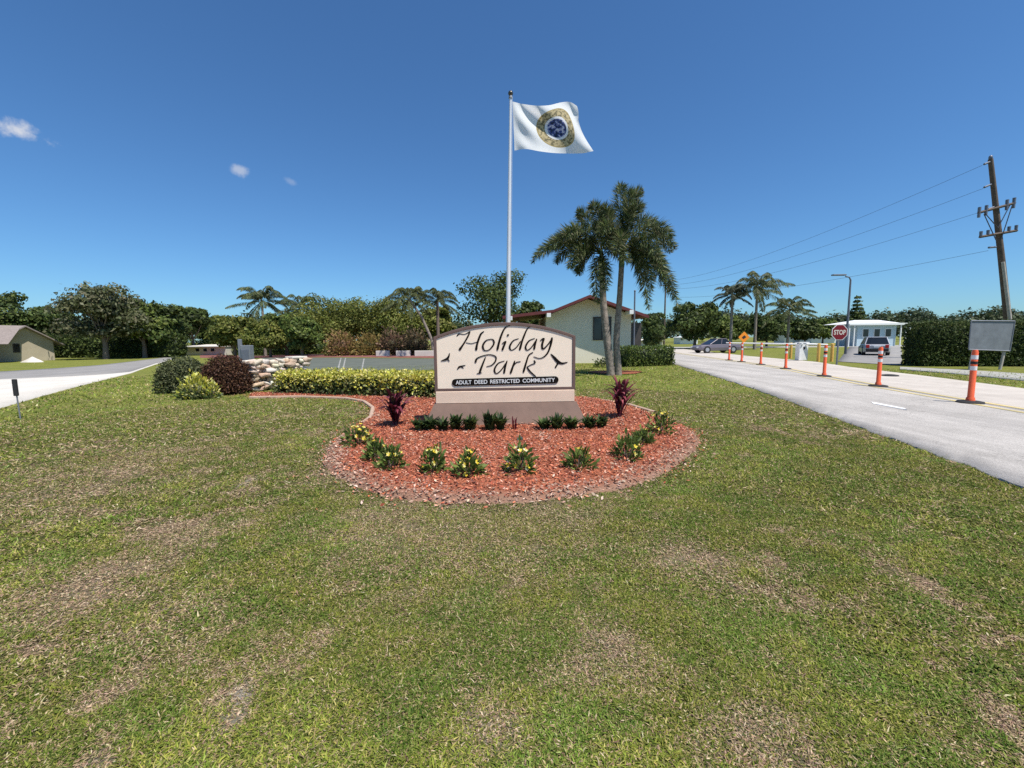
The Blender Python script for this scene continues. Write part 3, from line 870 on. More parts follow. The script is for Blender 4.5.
_lay = [0]
def stroke(mb, pts, sc=(450, 318, 9.31), w=13, pen=True):
    """pts (x, y, widthfactor) in magnified drawing units -> raised ribbon on the face"""
    P = catmull([(p[0], p[1], p[2] if len(p) > 2 else 1.0) for p in pts], 7)
    loc = np.array([SL(sc[0] + q[0] / sc[2], sc[1] + q[1] / sc[2]) for q in P])
    T = np.gradient(loc, axis=0); T /= np.linalg.norm(T, axis=1, keepdims=True) + 1e-9
    Nn = np.stack([-T[:, 1], T[:, 0]], 1)
    ww = P[:, 2] * w / sc[2] / F * SY
    if pen:   # broad nib: thicker on the down strokes
        ww = ww * (.44 + .58 * np.abs(T[:, 1]))
    taper = np.ones(len(P)); taper[0] = taper[-1] = .45
    if len(P) > 4: taper[1] = taper[-2] = .85
    ww = ww * taper
    _lay[0] += 1
    y_ = -.006 - .0004 * (_lay[0] % 9)
    n = len(P); A = loc - Nn * ww[:, None] / 2; B = loc + Nn * ww[:, None] / 2
    vs = [(p[0], y_, p[1]) for p in A] + [(p[0], y_, p[1]) for p in B] + [(p[0], -.0005, p[1]) for p in A] + [(p[0], -.0005, p[1]) for p in B]
    fs = []
    for i in range(n - 1):
        fs += [(i, i + 1, i + 1 + n, i + n), (i, i + 2 * n, i + 1 + 2 * n, i + 1), (i + n, i + 1 + n, i + 1 + 3 * n, i + 3 * n)]
    mb.add(vs, fs)

LET = {
 'H': [[(62, 168, .7), (88, 147, 1.1), (138, 150, .6), (186, 124, .9)], [(188, 122, 1), (168, 168, 1.1), (140, 218, 1.1), (112, 262, 1.3), (86, 300, 2.1)], [(148, 228, .5), (200, 236, .6), (250, 222, .5)], [(318, 122, .7), (288, 148, 1.3), (266, 200, 1.5), (250, 255, 1.5), (243, 300, 1.9)]],
 'o': [[(382, 195, .9), (335, 210, 1.0), (306, 258, 1.4), (322, 300, 1.1), (368, 292, .9), (408, 240, 1.2), (402, 203, 1.0), (376, 194, .6)]],
 'l': [[(562, 68, .7), (512, 92, 1.0), (478, 160, 1.4), (456, 230, 1.5), (440, 300, 1.7)]],
 'i': [[(484, 238, .6), (518, 218, 1.1), (502, 258, 1.5), (486, 300, 1.6)], [(530, 165, 1.4), (548, 153, 1.8)]],
 'd': [[(640, 190, .8), (588, 212, 1.0), (556, 266, 1.4), (572, 299, 1.0), (618, 272, .8), (660, 212, .8)], [(768, 72, .6), (722, 98, .9), (692, 160, 1.3), (670, 220, 1.4), (648, 300, 1.7)]],
 'a': [[(790, 188, .8), (736, 212, 1.0), (704, 266, 1.3), (718, 299, 1.0), (758, 272, .8), (802, 205, .8)], [(808, 192, 1.0), (792, 245, 1.4), (782, 294, 1.6)]],
 'y': [[(838, 212, .6), (872, 190, 1.4), (858, 245, 1.5), (866, 288, 1.3), (908, 250, .9), (944, 200, .9)], [(950, 180, 1.6), (938, 245, 1.5), (912, 318, 1.2), (872, 362, 1.0), (828, 374, .8), (778, 358, .5)]],
 'P': [[(236, 415, 1.7), (252, 376, 1.2), (310, 350, 1.0), (372, 340, 1.0), (424, 358, 1.0), (424, 398, 1.1), (388, 438, .9), (340, 450, .6)], [(332, 362, .9), (304, 430, 1.3), (272, 518, 1.8)], [(250, 516, .7), (296, 508, 1.0)]],
 'a2': [[(508, 398, .8), (448, 422, 1.0), (414, 480, 1.3), (432, 517, 1.0), (478, 482, .8), (522, 415, .8)], [(532, 396, 1.0), (514, 455, 1.4), (502, 517, 1.6)]],
 'r': [[(604, 396, 1.0), (586, 450, 1.4), (562, 518, 1.7)], [(572, 480, .6), (612, 418, .8), (658, 404, 1.2)]],
 'k': [[(774, 318, 1.0), (734, 346, 1.0), (710, 412, 1.3), (682, 508, 1.7)], [(782, 392, .9), (790, 418, 1.1), (752, 436, .8), (714, 456, .7)], [(716, 454, .9), (746, 498, 1.3), (800, 545, 1.0)]],
}
for k_, ss in LET.items():
    if k_ == 'i':
        mb = MB(); stroke(mb, ss[1]); mb.build('letter_dot', M['ink'], sign); ss = ss[:1]
    mb = MB()
    for s_ in ss: stroke(mb, s_)
    mb.build('letter', M['ink'], sign)
# gulls
S2 = (430, 318, 12.8); S3 = (500, 318, 12.8)
mb = MB(); stroke(mb, [(250, 448, .6), (240, 490, 1.6), (212, 525, 2.0), (140, 548, .5)], S2, 14, False); stroke(mb, [(222, 520, 1.6), (250, 552, .7)], S2, 12, False); mb.build('bird_emblem', M['ink'], sign)
mb = MB(); stroke(mb, [(348, 660, .9), (372, 628, 1.7), (402, 618, 1.6), (455, 603, .5)], S2, 12, False); stroke(mb, [(395, 622, 1.5), (432, 642, .6)], S2, 11, False); mb.build('bird_emblem', M['ink'], sign)
mb = MB(); stroke(mb, [(650, 458, .8), (695, 508, 2.2), (742, 558, 2.6), (795, 580, 1.6), (865, 564, .6)], S3, 15, False); stroke(mb, [(748, 562, 2.3), (728, 600, 1.4), (706, 636, 1.6)], S3, 14, False); mb.build('bird_emblem', M['ink'], sign)
# black caption plate
pl = [SL(452, 382.6), SL(558.5, 379.6)]
(xa, za), (xb, zb_) = pl
tilt = math.atan2(zb_ - za, xb - xa); cx, cz = (xa + xb) / 2, (za + zb_) / 2; wl = math.hypot(xb - xa, zb_ - za) / 2; hh = .062
pp = []
for i in range(9):
    t_ = -math.pi / 2 + math.pi * i / 8; pp.append((wl - hh + hh * math.cos(t_), hh * math.sin(t_)))
for i in range(9):
    t_ = math.pi / 2 + math.pi * i / 8; pp.append((-wl + hh + hh * math.cos(t_), hh * math.sin(t_)))
pp = [(cx + a_ * math.cos(tilt) - b_ * math.sin(tilt), cz + a_ * math.sin(tilt) + b_ * math.cos(tilt)) for a_, b_ in pp]
cap = MB().prism(pp, -.012, -.001).build('caption_plate', M['ink'], sign)

def text_mesh(txt, width, height, m, parent, loc, rot, name='lettering', depth=.002, bold=.0):
    cu = bpy.data.curves.new(name, 'FONT'); cu.body = txt; cu.size = 1; cu.align_x = 'CENTER'; cu.align_y = 'CENTER'
    cu.extrude = .0; cu.offset = bold
    o = bpy.data.objects.new('tmp', cu); COL.objects.link(o)
    dg = bpy.context.evaluated_depsgraph_get(); dg.update()
    me = bpy.data.meshes.new_from_object(o.evaluated_get(dg)); bpy.data.objects.remove(o)
    co = np.zeros(len(me.vertices) * 3, np.float32); me.vertices.foreach_get('co', co); co = co.reshape(-1, 3)
    mn, mx = co.min(0), co.max(0)
    co[:, 0] = (co[:, 0] - (mn[0] + mx[0]) / 2) / (mx[0] - mn[0]) * width
    co[:, 1] = (co[:, 1] - (mn[1] + mx[1]) / 2) / (mx[1] - mn[1]) * height
    me.vertices.foreach_set('co', co.ravel()); me.update()
    me.materials.clear()
    ob = link(name, me, m, parent, loc); ob.rotation_euler = rot
    return ob
words_ = ['ADULT', 'DEED', 'RESTRICTED', 'COMMUNITY']; tw_ = wl * 2 - .13; lens_ = [5.0, 4.1, 9.4, 10.4]; gap_ = .9; tot_ = sum(lens_) + 3 * gap_; q_ = 0
for w_, n_ in zip(words_, lens_):
    u_ = ((q_ + n_ / 2) / tot_ - .5) * tw_
    text_mesh(w_, n_ / tot_ * tw_, .070, M['white'], cap, (cx + u_ * math.cos(tilt), -.0145, cz + u_ * math.sin(tilt)), (math.pi / 2, -tilt, 0), name='word', bold=.018); q_ += n_ + gap_

# ------------------------------------------------------------------ flagpole and flag
FY = 13.6
tp = at(510.6, 93, FY); bt = at(507.3, 400, FY)
bx, bz = bt[0], 0.0
fp = thing('flagpole', 'tall white flagpole rising behind the arched sign', 'flagpole', (bt[0], FY, 0))
dxp = tp[0] - bt[0]; hp = tp[2]
MB().tube([(0, 0, -.1), (dxp * .5, 0, hp * .5), (dxp, 0, hp - .15)], [.075, .06, .038], 14).build('pole', M['pole_white'], fp)
MB().tube([(0, 0, 0), (0, 0, .12)], [.16, .13], 16).build('base_collar', M['grey_metal'], fp)
MB().tube([(dxp, 0, hp - .15), (dxp, 0, hp - .08)], [.06, .05], 12).build('truck', M['grey_metal'], fp)
MB().ball((dxp, 0, hp - .01), .075).build('finial', M['gold'], fp)
hz = MB(); hz.tube([(.10, -.03, 1.2), (dxp * .6 + .075, -.03, hp * .6), (dxp + .05, -.03, hp - .12)], .006, 5)
hz.build('halyard', M['pole_white'], fp)
# flag surface
top_px = [(512.5, 101.5), (522, 103.8), (536, 105.6), (549, 105.2), (561, 102.4), (570, 102.0), (577, 106)]
bot_px = [(514.5, 150.5), (526, 149), (539, 151.2), (554, 153), (570, 153.5), (583, 153.2), (593.5, 151)]
tpp = catmull(top_px, 8); bpp = catmull(bot_px, 8)
nu = len(tpp); nv = 34
V = []
for j in range(nv):
    v = j / (nv - 1)
    for i in range(nu):
        u_ = i / (nu - 1)
        right_bulge = 0
        x_ = tpp[i, 0] * (1 - v) + bpp[i, 0] * v; y_ = tpp[i, 1] * (1 - v) + bpp[i, 1] * v
        x_ += -4.5 * math.sin(math.pi * v) * u_ ** 3 * (1 if v > .3 else v / .3)
        dep = .11 * math.sin(9.5 * u_ - 5.2 * v + .6) * min(1, u_ * 3) * (.6 + .5 * v) + .08 * math.sin(16 * u_ * (1 - u_ * .4) - 10 * v) * math.exp(-u_ * 1.3) * min(1, u_ * 6) + .25 * u_ * math.sin(2.2 * v + 3 * u_)
        V.append(at(x_, y_, FY + dep))
V = np.array(V); org = V[0].copy()
ii = (np.arange(nv - 1)[:, None] * nu + np.arange(nu - 1)[None]).ravel()
Fs = np.stack([ii, ii + 1, ii + 1 + nu, ii + nu], 1)
me = np_mesh('flag', V - org, Fs, None, True)
uvl = me.uv_layers.new(name='UVMap')
li = np.zeros(len(me.loops), np.int32); me.loops.foreach_get('vertex_index', li)
uv = np.stack([(li % nu) / (nu - 1), 1 - (li // nu) / (nv - 1)], 1).astype(np.float32)
uvl.data.foreach_set('uv', uv.ravel())
fm, nt, b = new_mat('flag_cloth')
uvn = nt.nodes.new('ShaderNodeUVMap')
mp = nt.nodes.new('ShaderNodeMapping'); mp.inputs['Location'].default_value = (-.575 * 1.55, -.51, 0); mp.inputs['Scale'].default_value = (1.55, 1, 1)
lk(nt, uvn.outputs['UV'], mp.inputs['Vector'])
ln = nt.nodes.new('ShaderNodeVectorMath'); ln.operation = 'LENGTH'; lk(nt, mp.outputs['Vector'], ln.inputs[0])
def math_n(op, a_, b_=None):
    n = nt.nodes.new('ShaderNodeMath'); n.operation = op
    for k, q in enumerate((a_, b_)):
        if q is None: continue
        if isinstance(q, (int, float)): n.inputs[k].default_value = q
        else: lk(nt, q, n.inputs[k])
    return n.outputs[0]
def disc(r_): return math_n('LESS_THAN', ln.outputs['Value'], r_)
sx = nt.nodes.new('ShaderNodeSeparateXYZ'); lk(nt, mp.outputs['Vector'], sx.inputs[0])
ang = math_n('ARCTAN2', sx.outputs['Y'], sx.outputs['X'])
cmb = nt.nodes.new('ShaderNodeCombineXYZ'); lk(nt, math_n('MULTIPLY', ang, 3.4), cmb.inputs[0]); lk(nt, math_n('MULTIPLY', ln.outputs['Value'], 14.0), cmb.inputs[1])
nz = nt.nodes.new('ShaderNodeTexNoise'); nz.inputs['Scale'].default_value = 1.6; nz.inputs['Detail'].default_value = 1; lk(nt, cmb.outputs[0], nz.inputs['Vector'])
def mixc(f_, c1, c2):
    m_ = nt.nodes.new('ShaderNodeMix'); m_.data_type = 'RGBA'; lk(nt, f_, m_.inputs[0])
    for k, q in ((6, c1), (7, c2)):
        if isinstance(q, tuple): m_.inputs[k].default_value = (*q, 1)
        else: lk(nt, q, m_.inputs[k])
    return m_.outputs[2]
ringn = nt.nodes.new('ShaderNodeValToRGB'); ringn.color_ramp.elements[0].position = .40; ringn.color_ramp.elements[0].color = (.19, .16, .08, 1)
ringn.color_ramp.elements[1].position = .56; ringn.color_ramp.elements[1].color = (.56, .45, .24, 1); lk(nt, nz.outputs['Fac'], ringn.inputs['Fac'])
nz2 = nt.nodes.new('ShaderNodeTexNoise'); nz2.inputs['Scale'].default_value = 13; nz2.inputs['Detail'].default_value = 2; lk(nt, mp.outputs['Vector'], nz2.inputs['Vector'])
seal = nt.nodes.new('ShaderNodeValToRGB'); seal.color_ramp.elements[0].position = .40; seal.color_ramp.elements[0].color = (.02, .035, .07, 1)
seal.color_ramp.elements[1].position = .60; seal.color_ramp.elements[1].color = (.62, .60, .70, 1)
e_ = seal.color_ramp.elements.new(.5); e_.color = (.07, .10, .30, 1); lk(nt, nz2.outputs['Fac'], seal.inputs['Fac'])
cc = mixc(disc(.395), (.88, .88, .87), (.45, .34, .13))
cc = mixc(disc(.375), cc, ringn.outputs['Color'])
cc = mixc(disc(.235), cc, (.85, .84, .84))
cc = mixc(disc(.190), cc, seal.outputs['Color'])
lk(nt, cc, b.inputs['Base Color']); b.inputs['Roughness'].default_value = .8
tr = nt.nodes.new('ShaderNodeBsdfTranslucent'); lk(nt, cc, tr.inputs['Color'])
mx = nt.nodes.new('ShaderNodeMixShader'); mx.inputs[0].default_value = .42
lk(nt, b.outputs['BSDF'], mx.inputs[1]); lk(nt, tr.outputs['BSDF'], mx.inputs[2]); lk(nt, mx.outputs['Shader'], nt.nodes['Material Output'].inputs['Surface'])
tag(link('flag', me, fm, None, tuple(org)), 'white flag with round gold and blue seal flying from the flagpole', 'flag')

# ------------------------------------------------------------------ bed plants
def leaf_bush(name, label, cat, px, py, rpx, hpx, pal, weights=None, n=500, leaf=.08, asp=.5, group=None, flowers=None, topcol=None, depth=1.0):
    p = G(px, py); sc = p[1] / F
    r = rpx * sc; h = hpx * sc
    t = thing(name, label, cat, tuple(p), 0, group)
    d = rdirs(n); d[:, 2] = np.abs(d[:, 2])
    rr = (1 - .45 * R.random(n) ** 1.4) * (1 + .13 * R.normal(size=n))
    lump = .85 + .3 * vnoise(d[:, 0] * 3 + px, d[:, 1] * 3 + d[:, 2] * 3, 5)
    P = d * rr[:, None] * lump[:, None] * np.array([r, r * depth, h]) ; P[:, 2] = np.maximum(P[:, 2] * .96, .01)
    if n > 5000:
        rr = 1 - .30 * R.random(n) ** 1.6 + .035 * R.normal(size=n); P = np.sign(d) * np.abs(d) ** .82 * rr[:, None] * (.93 + .14 * lump[:, None]) * .94 * np.array([r, r * depth, h]); P[:, 2] = np.maximum(P[:, 2], .01)
    D = unit(d * (.35 if n > 5000 else 1) + .7 * rdirs(n) + [0, 0, .25]); Nn = unit(d + .8 * rdirs(n) + [0, 0, .4])
    L = leaf * (.6 + .8 * R.random(n))
    C = pick(pal, n, .25, weights)
    if topcol is not None:
        k = (P[:, 2] / h + .25 * R.normal(size=n)) > .38
        C = np.where(k[:, None], pick(topcol, n, .2), C)
    V, Fs, C4 = leaf_geo(P, D, Nn, L, L * asp, C, .12)
    link('foliage', np_mesh('foliage', V, Fs, C4), LEAF, t)
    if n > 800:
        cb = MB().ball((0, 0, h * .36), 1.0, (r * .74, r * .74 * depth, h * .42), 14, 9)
        link('dark_core', np_mesh('dark_core', np.array(cb.v), np.array(cb.f), np.tile(np.array([pal[-1]]) * .5, (len(cb.v), 1)), True), LEAF, t)  # solid filler core in darkened leaf colour, not modelled branching
    sb = MB()
    for i in range(5):
        a_ = i * 1.256 + R.random(); sb.tube([(0, 0, -.03), (r * .25 * math.cos(a_), r * .25 * math.sin(a_), h * .4), (r * .55 * math.cos(a_), r * .55 * math.sin(a_), h * .8)], [.008 + r * .02, .006 + r * .012, .003], 5)
    sb.build('stem', M['bark'], t)
    if flowers:
        nf_, fc = flowers
        d = rdirs(nf_); d[:, 2] = np.abs(d[:, 2]) * 1.2 + .25; d = unit(d)
        Pf = d * np.array([r, r, h]) * (1.0 + .12 * R.random((nf_, 1)))
        parts = []
        for k in range(5):
            a_ = 2 * math.pi * k / 5
            Df = unit(np.cross(d, np.array([math.cos(a_), math.sin(a_), .3])) + .35 * d)
            parts.append(leaf_geo(Pf, Df, unit(d + .3 * rdirs(nf_)), .034, .026, pick(fc, nf_, .15)))
        V, Fs, C4 = merge(parts)
        link('blossoms', np_mesh('blossoms', V, Fs, C4), LEAF, t)
    return t

BG = [(.065, .105, .024), (.10, .15, .032), (.15, .20, .045), (.21, .25, .075)]
YF = [(.75, .55, .04), (.80, .66, .10), (.70, .62, .25)]
fl = [
 (359, 446, 13, 21, 14, 'loose yellow flowering plant at the far left tip of the mulch bed'),
 (377, 461, 10, 20, 4, 'low green flowering plant just left of the leftmost pair in the mulch bed'),
 (391, 470, 12, 24, 5, 'green flowering plant with few blooms, right one of the touching pair at left of bed'),
 (434, 474, 12, 28, 9, 'yellow flowering plant in the mulch below the left end of the sign'),
 (469, 477, 13, 26, 13, 'bright yellow flowering plant in the mulch below the word under the script lettering'),
 (520, 474, 15, 30, 9, 'largest dark green flowering plant with white and yellow blooms at the middle of bed'),
 (579, 470, 13, 22, 5, 'dark green flowering plant in the mulch below the right end of the sign'),
 (627, 460, 14, 24, 4, 'green flowering plant with hardly any bloom toward the right of the mulch bed'),
 (643, 445, 9, 15, 2, 'smallest green plant between two bigger flowering plants at right of bed'),
 (660, 435, 12, 24, 18, 'tall plant thick with yellow flowers at the right tip of the mulch bed'),
]
for px, py, r_, h_, nf_, lab in fl:
    leaf_bush('flowering_plant', lab, 'flowering plant', px, py, r_, h_, BG, [2, 3, 2, 1], 260, .075, .42, 'yellow flowering plants along the front of the mulch bed', (nf_ + 3, YF if px != 520 else YF + [(.8, .78, .7)]))

def strap_plant(name, label, cat, px, py, hpx, rpx, pal, n=40, w=.03, group=None, arch_=.5, seg=5, stem=None):
    p = G(px, py); sc = p[1] / F; h = hpx * sc; r = rpx * sc
    t = thing(name, label, cat, tuple(p), 0, group)
    parts = []
    for i in range(n):
        az = R.random() * 2 * math.pi; L = h * (.7 + .4 * R.random()); out = r * (.25 + .95 * R.random())
        z0 = 0 if stem is None else h * stem * R.random()
        hd = np.array([math.cos(az), math.sin(az), 0])
        p0 = np.array([.02 * R.normal(), .02 * R.normal(), z0]); p1 = p0 + hd * out * .35 + np.array([0, 0, (L - z0) * .75]); p2 = p0 + hd * out + np.array([0, 0, (L - z0) * (1 - arch_ * R.random())])
        c = bez(p0, p1, p2, seg + 1); sd = np.array([-math.sin(az), math.cos(az), 0])
        ww = w * np.array([.35, .9, 1.1, .9, .55, .06])[:seg + 1]
        V = np.concatenate([c - sd * ww[:, None] / 2, c + sd * ww[:, None] / 2]); k = np.arange(seg)
        Fa = np.stack([k, k + 1, k + 2 + seg, k + 1 + seg], 1)
        parts.append((V, Fa, np.repeat(pick(pal, 1, .25), len(V), 0)))
    V, Fs, C = merge(parts)
    link('foliage', np_mesh('foliage', V, Fs, C), LEAF, t)
    MB().tube([(0, 0, -.03), (.01, 0, h * .35)], [.018, .01], 6).build('stem', M['bark'], t)
    return t

DG = [(.030, .055, .018), (.050, .085, .024), (.085, .125, .035), (.022, .036, .014)]
row = [(419, 432, 14), (431, 432, 15), (443, 432, 14), (456, 431.5, 17), (470, 431.5, 16), (489, 431.5, 19), (501, 431.5, 18), (545, 431, 13), (557, 431, 16), (571, 430.5, 14), (589, 430, 14), (601, 429, 13)]
rl = ['leftmost dark green plant in the row before the sign pedestal', 'second dark green plant from the left in the pedestal row', 'third dark green plant from the left in the pedestal row', 'fourth dark green plant from the left in the pedestal row',
      'fifth plant from the left in the pedestal row, beside the first gap', 'taller dark plant just right of the first gap in the pedestal row', 'taller dark plant beside the small red leaved sprig', 'low plant first after the middle gap in the pedestal row',
      'dark plant second after the middle gap in the pedestal row', 'spreading plant third after the middle gap in the pedestal row', 'second plant from the right end of the pedestal row', 'rightmost dark green plant in the row before the pedestal']
for (px, py, h_), lab in zip(row, rl):
    strap_plant('green_plant', lab, 'plant', px, py, h_ * 1.12, 9.5 + 2.5 * R.random(), DG, 70, .055, 'dark green plants in a row before the sign')
strap_plant('red_sprig', 'small red leaved sprig at the middle of the pedestal row', 'plant', 515, 431, 17, 3, [(.22, .03, .035), (.12, .02, .03)], 12, .03)
strap_plant('blue_green_sprig', 'tiny blue green sprout in the mulch above the largest flowering plant', 'plant', 520, 443, 9, 5, [(.10, .14, .12), (.06, .10, .08)], 14, .025)
TI = [(.12, .022, .038), (.22, .045, .065), (.06, .014, .022), (.34, .10, .12), (.09, .06, .035)]
strap_plant('ti_plant', 'burgundy leaved ti plant in the mulch left of the sign', 'plant', 396, 427, 41, 21, TI, 80, .07, 'burgundy ti plants flanking the sign', .85, stem=.62)
strap_plant('ti_plant', 'burgundy leaved ti plant in the mulch right of the sign', 'plant', 620, 419, 46, 21, TI, 80, .07, 'burgundy ti plants flanking the sign', .85, stem=.62)

# ------------------------------------------------------------------ hedges and bushes on the left
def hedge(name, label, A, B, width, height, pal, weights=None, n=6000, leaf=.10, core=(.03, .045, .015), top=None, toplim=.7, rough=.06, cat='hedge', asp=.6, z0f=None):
    A = np.array(A[:2], float); B = np.array(B[:2], float); L = np.linalg.norm(B - A); ang = math.atan2(B[1] - A[1], B[0] - A[0])
    mid = (A + B) / 2; t = thing(name, label, cat, (mid[0], mid[1], float(gz(mid[0], mid[1]))), ang)
    hx, hy = L / 2, width / 2
    # superellipsoid-like rounded box shell
    areas = np.array([2 * hx * height, 2 * hx * height, 2 * hx * width, width * height, width * height]); areas = areas / areas.sum()
    f = R.choice(5, n, p=areas); a_ = R.uniform(-1, 1, n); b_ = R.random(n)
    x = np.where(f < 3, a_ * hx, np.where(f == 3, hx, -hx)); y = np.select([f == 0, f == 1, f == 2], [-hy * np.ones(n), hy * np.ones(n), (b_ * 2 - 1) * hy], a_ * hy)
    z = np.where(f == 2, height, b_ * height)
    nn = np.stack([np.where(f == 3, 1, np.where(f == 4, -1, 0)), np.select([f == 0, f == 1], [-1, 1], 0), (f == 2) * 1], 1).astype(float)
    # round top edges
    rr = min(hy, height) * .35
    zz = np.maximum(z - (height - rr), 0) / rr; yy = np.maximum(np.abs(y) - (hy - rr), 0) / rr; xx_ = np.maximum(np.abs(x) - (hx - rr), 0) / rr
    over = np.maximum(np.sqrt(zz ** 2 + yy ** 2 + xx_ ** 2), 1)
    z = np.where(zz > 0, height - rr + rr * zz / over, z); y = np.where(yy > 0, np.sign(y) * (hy - rr + rr * yy / over), y); x = np.where(xx_ > 0, np.sign(x) * (hx - rr + rr * xx_ / over), x)
    dep = (R.random(n) ** 1.5) * .35 * min(hy, .5)
    lump = (fbm(x * 2.2 + 7, y * 2.2 + z * 2.2, 3, 13) - .5) * rough * 3.2
    P = np.stack([x, y, z], 1) + nn * (lump - dep + rough * .4 * R.normal(size=n))[:, None]
    P[:, 2] = np.maximum(P[:, 2], .01)
    D = unit(nn * .6 + rdirs(n) + [0, 0, .35]); Nn = unit(nn + .8 * rdirs(n) + [0, 0, .3])
    Ls = leaf * (.6 + .8 * R.random(n)); C = pick(pal, n, .25, weights)
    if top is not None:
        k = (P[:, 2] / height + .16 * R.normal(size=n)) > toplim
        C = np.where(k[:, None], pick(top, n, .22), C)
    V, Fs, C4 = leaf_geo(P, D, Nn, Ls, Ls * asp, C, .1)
    # solid dark core, stops the view through the leaves
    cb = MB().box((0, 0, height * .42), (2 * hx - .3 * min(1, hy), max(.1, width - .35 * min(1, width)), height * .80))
    cm = np_mesh('dark_core', np.array(cb.v), np.array(cb.f), np.tile(np.array([core]), (len(cb.v), 1)))
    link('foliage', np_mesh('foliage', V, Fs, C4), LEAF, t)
    link('dark_core', cm, LEAF, t)
    return t
YG = [(.48, .45, .06), (.62, .56, .10), (.36, .38, .06), (.70, .64, .24)]
GG = [(.06, .09, .028), (.10, .14, .04), (.16, .19, .06), (.30, .31, .15)]
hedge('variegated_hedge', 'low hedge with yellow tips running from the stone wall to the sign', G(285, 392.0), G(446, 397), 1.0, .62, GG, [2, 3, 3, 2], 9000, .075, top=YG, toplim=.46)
leaf_bush('rounded_bush', 'large rounded grey green bush at the left end of the planting', 'bush', 184, 391, 22.5, 33, [(.09, .105, .045), (.13, .145, .06), (.18, .19, .09), (.055, .065, .03)], None, 9500, .058, .6, depth=.9)
leaf_bush('red_brown_bush', 'dark red brown bush between the green bush and the stone wall', 'bush', 227, 393, 21, 37, [(.075, .035, .022), (.11, .05, .03), (.05, .025, .018), (.14, .075, .04)], None, 8500, .060, .6, depth=.9)
leaf_bush('yellow_bush', 'small yellow green croton bush in front of the rounded bushes', 'bush', 199, 397, 16, 20, GG, [2, 2, 2, 2], 2200, .085, .5, topcol=YG)
leaf_bush('hanging_bush_clump', 'small low yellow green clump hugging the foot of the red brown bush', 'bush', 212, 397.5, 8, 12, GG, [2, 2, 2, 2], 260, .075, .5, topcol=YG)

# stone wall: stacked irregular coral rocks
wa = G(247, 392); wb_ = G(303, 386)
wl_ = thing('stone_wall', 'low stacked cream coral stone wall between the red bush and the hedge', 'wall', (wa[0], wa[1] + .25, 0), math.atan2(wb_[1] - wa[1], wb_[0] - wa[0]))
Lw = float(np.linalg.norm(wb_[:2] - wa[:2])); Vs, Fl, Cl = [], [], []; off = 0
rows = 7; hwall = .92
for r_ in range(rows):
    x_ = -.1 + R.random() * .12
    lim = Lw * (1 if r_ > 2 else .97)
    while x_ < lim:
        w_ = .10 + .24 * R.random(); h_ = hwall / rows
        for yy_ in (0, .22):
            ico = bmesh.new(); bmesh.ops.create_icosphere(ico, subdivisions=2, radius=.5)
            vv = np.array([v.co[:] for v in ico.verts]); ico.verts.index_update(); ff = np.array([[v.index for v in f_.verts] for f_ in ico.faces]); ico.free()
            vv = np.sign(vv) * np.abs(vv * 2) ** .6 / 2
            vv *= 1 + .20 * R.normal(size=(len(vv), 1)); vv = vv + vv[:, ::-1] * .22 * R.normal(size=3)
            vv = vv * [w_ * 1.02, .26, h_ * 1.12] + [x_ + w_ / 2, yy_ + .04 * R.normal(), h_ * (r_ + .5) + .01 * R.normal()]
            Vs.append(vv); Fl.append(ff + off); off += len(vv)
            cl_ = pick([(.62, .52, .40), (.70, .62, .52), (.48, .36, .26), (.58, .42, .30), (.38, .28, .20)], 1, .15, [3, 3, 2, 2, 1]); Cl.append(np.repeat(cl_, len(vv), 0))
        x_ += w_ * 1.0
link('stonework', np_mesh('stonework', np.concatenate(Vs), np.concatenate(Fl), np.concatenate(Cl)), STONE, wl_)
MB().box((Lw * .5, .11, hwall * .45), (Lw * .96, .2, hwall * .82)).build('mortar_core', M['bark'], wl_)
MB().box((Lw * .87, .12, hwall + .035), (Lw * .30, .42, .07), 0, .02).build('cap_stone', M['block'], wl_)
# gate keypad cabinet behind the wall
p = G(246, 378)
kb = thing('utility_cabinet', 'grey metal cabinet with tall post behind the stone wall', 'cabinet', (p[0], p[1], 0))
s_ = p[1] / F
MB().box((-3.5 * s_, 0, .78), (3.2 * s_, .12, 1.62), 0, .02).build('post', M['grey_metal'], kb)
bo = MB().box((3.0 * s_, .02, .68), (9 * s_, .3, 1.32), 0, .02).build('housing', M['grey_metal'], kb)
MB().box((3.0 * s_, -.14, .72), (7 * s_, .02, .9), 0, .005).build('door_panel', M['lamp_grey'], bo)

# left marker post
p = G(20.5, 418)
mk = thing('marker_post', 'short black marker stake in the lawn by the pale concrete', 'marker post', tuple(p))
MB().tube([(0, 0, -.1), (-.02, 0, .55)], .012, 8).build('stake', M['grey_metal'], mk)
MB().box((-.025, 0, .62), (.075, .05, .34), 0, .012).build('marker_head', M['rubber'], mk)

# ------------------------------------------------------------------ guard house
HY = 26.5
def hx_(px, y=330): return at(px, y, HY)[0]
def hz_(py, px=590): return at(px, py, HY)[2]
X0, X1, XP = hx_(546), hx_(631), hx_(587)
org = np.array([XP, HY, 0])
gh = thing('guard_house', 'pale yellow guard house with red gable roof behind the palm', 'building', tuple(org))
zE = hz_(316.5, 640); zP = hz_(296.5, 587); oh = .88
XE = hx_(644); xL = hx_(552); zL = hz_(311, 552); xLL = hx_(503); zLL = hz_(317, 505)
def l(x_): return x_ - XP
slopeR = (zP - zE) / (XE - XP); slopeL = (zP - zL) / (XP - xL)
dR, dL = l(X1), l(X0)
depth = 7.0
wall = [(dL, -.1), (dR, -.1), (dR, zP - slopeR * dR - .16), (0, zP - .16), (dL, zP + slopeL * dL - .16)]
MB().prism(wall, 0, depth).build('wall', M['stucco'], gh)
rf = MB()
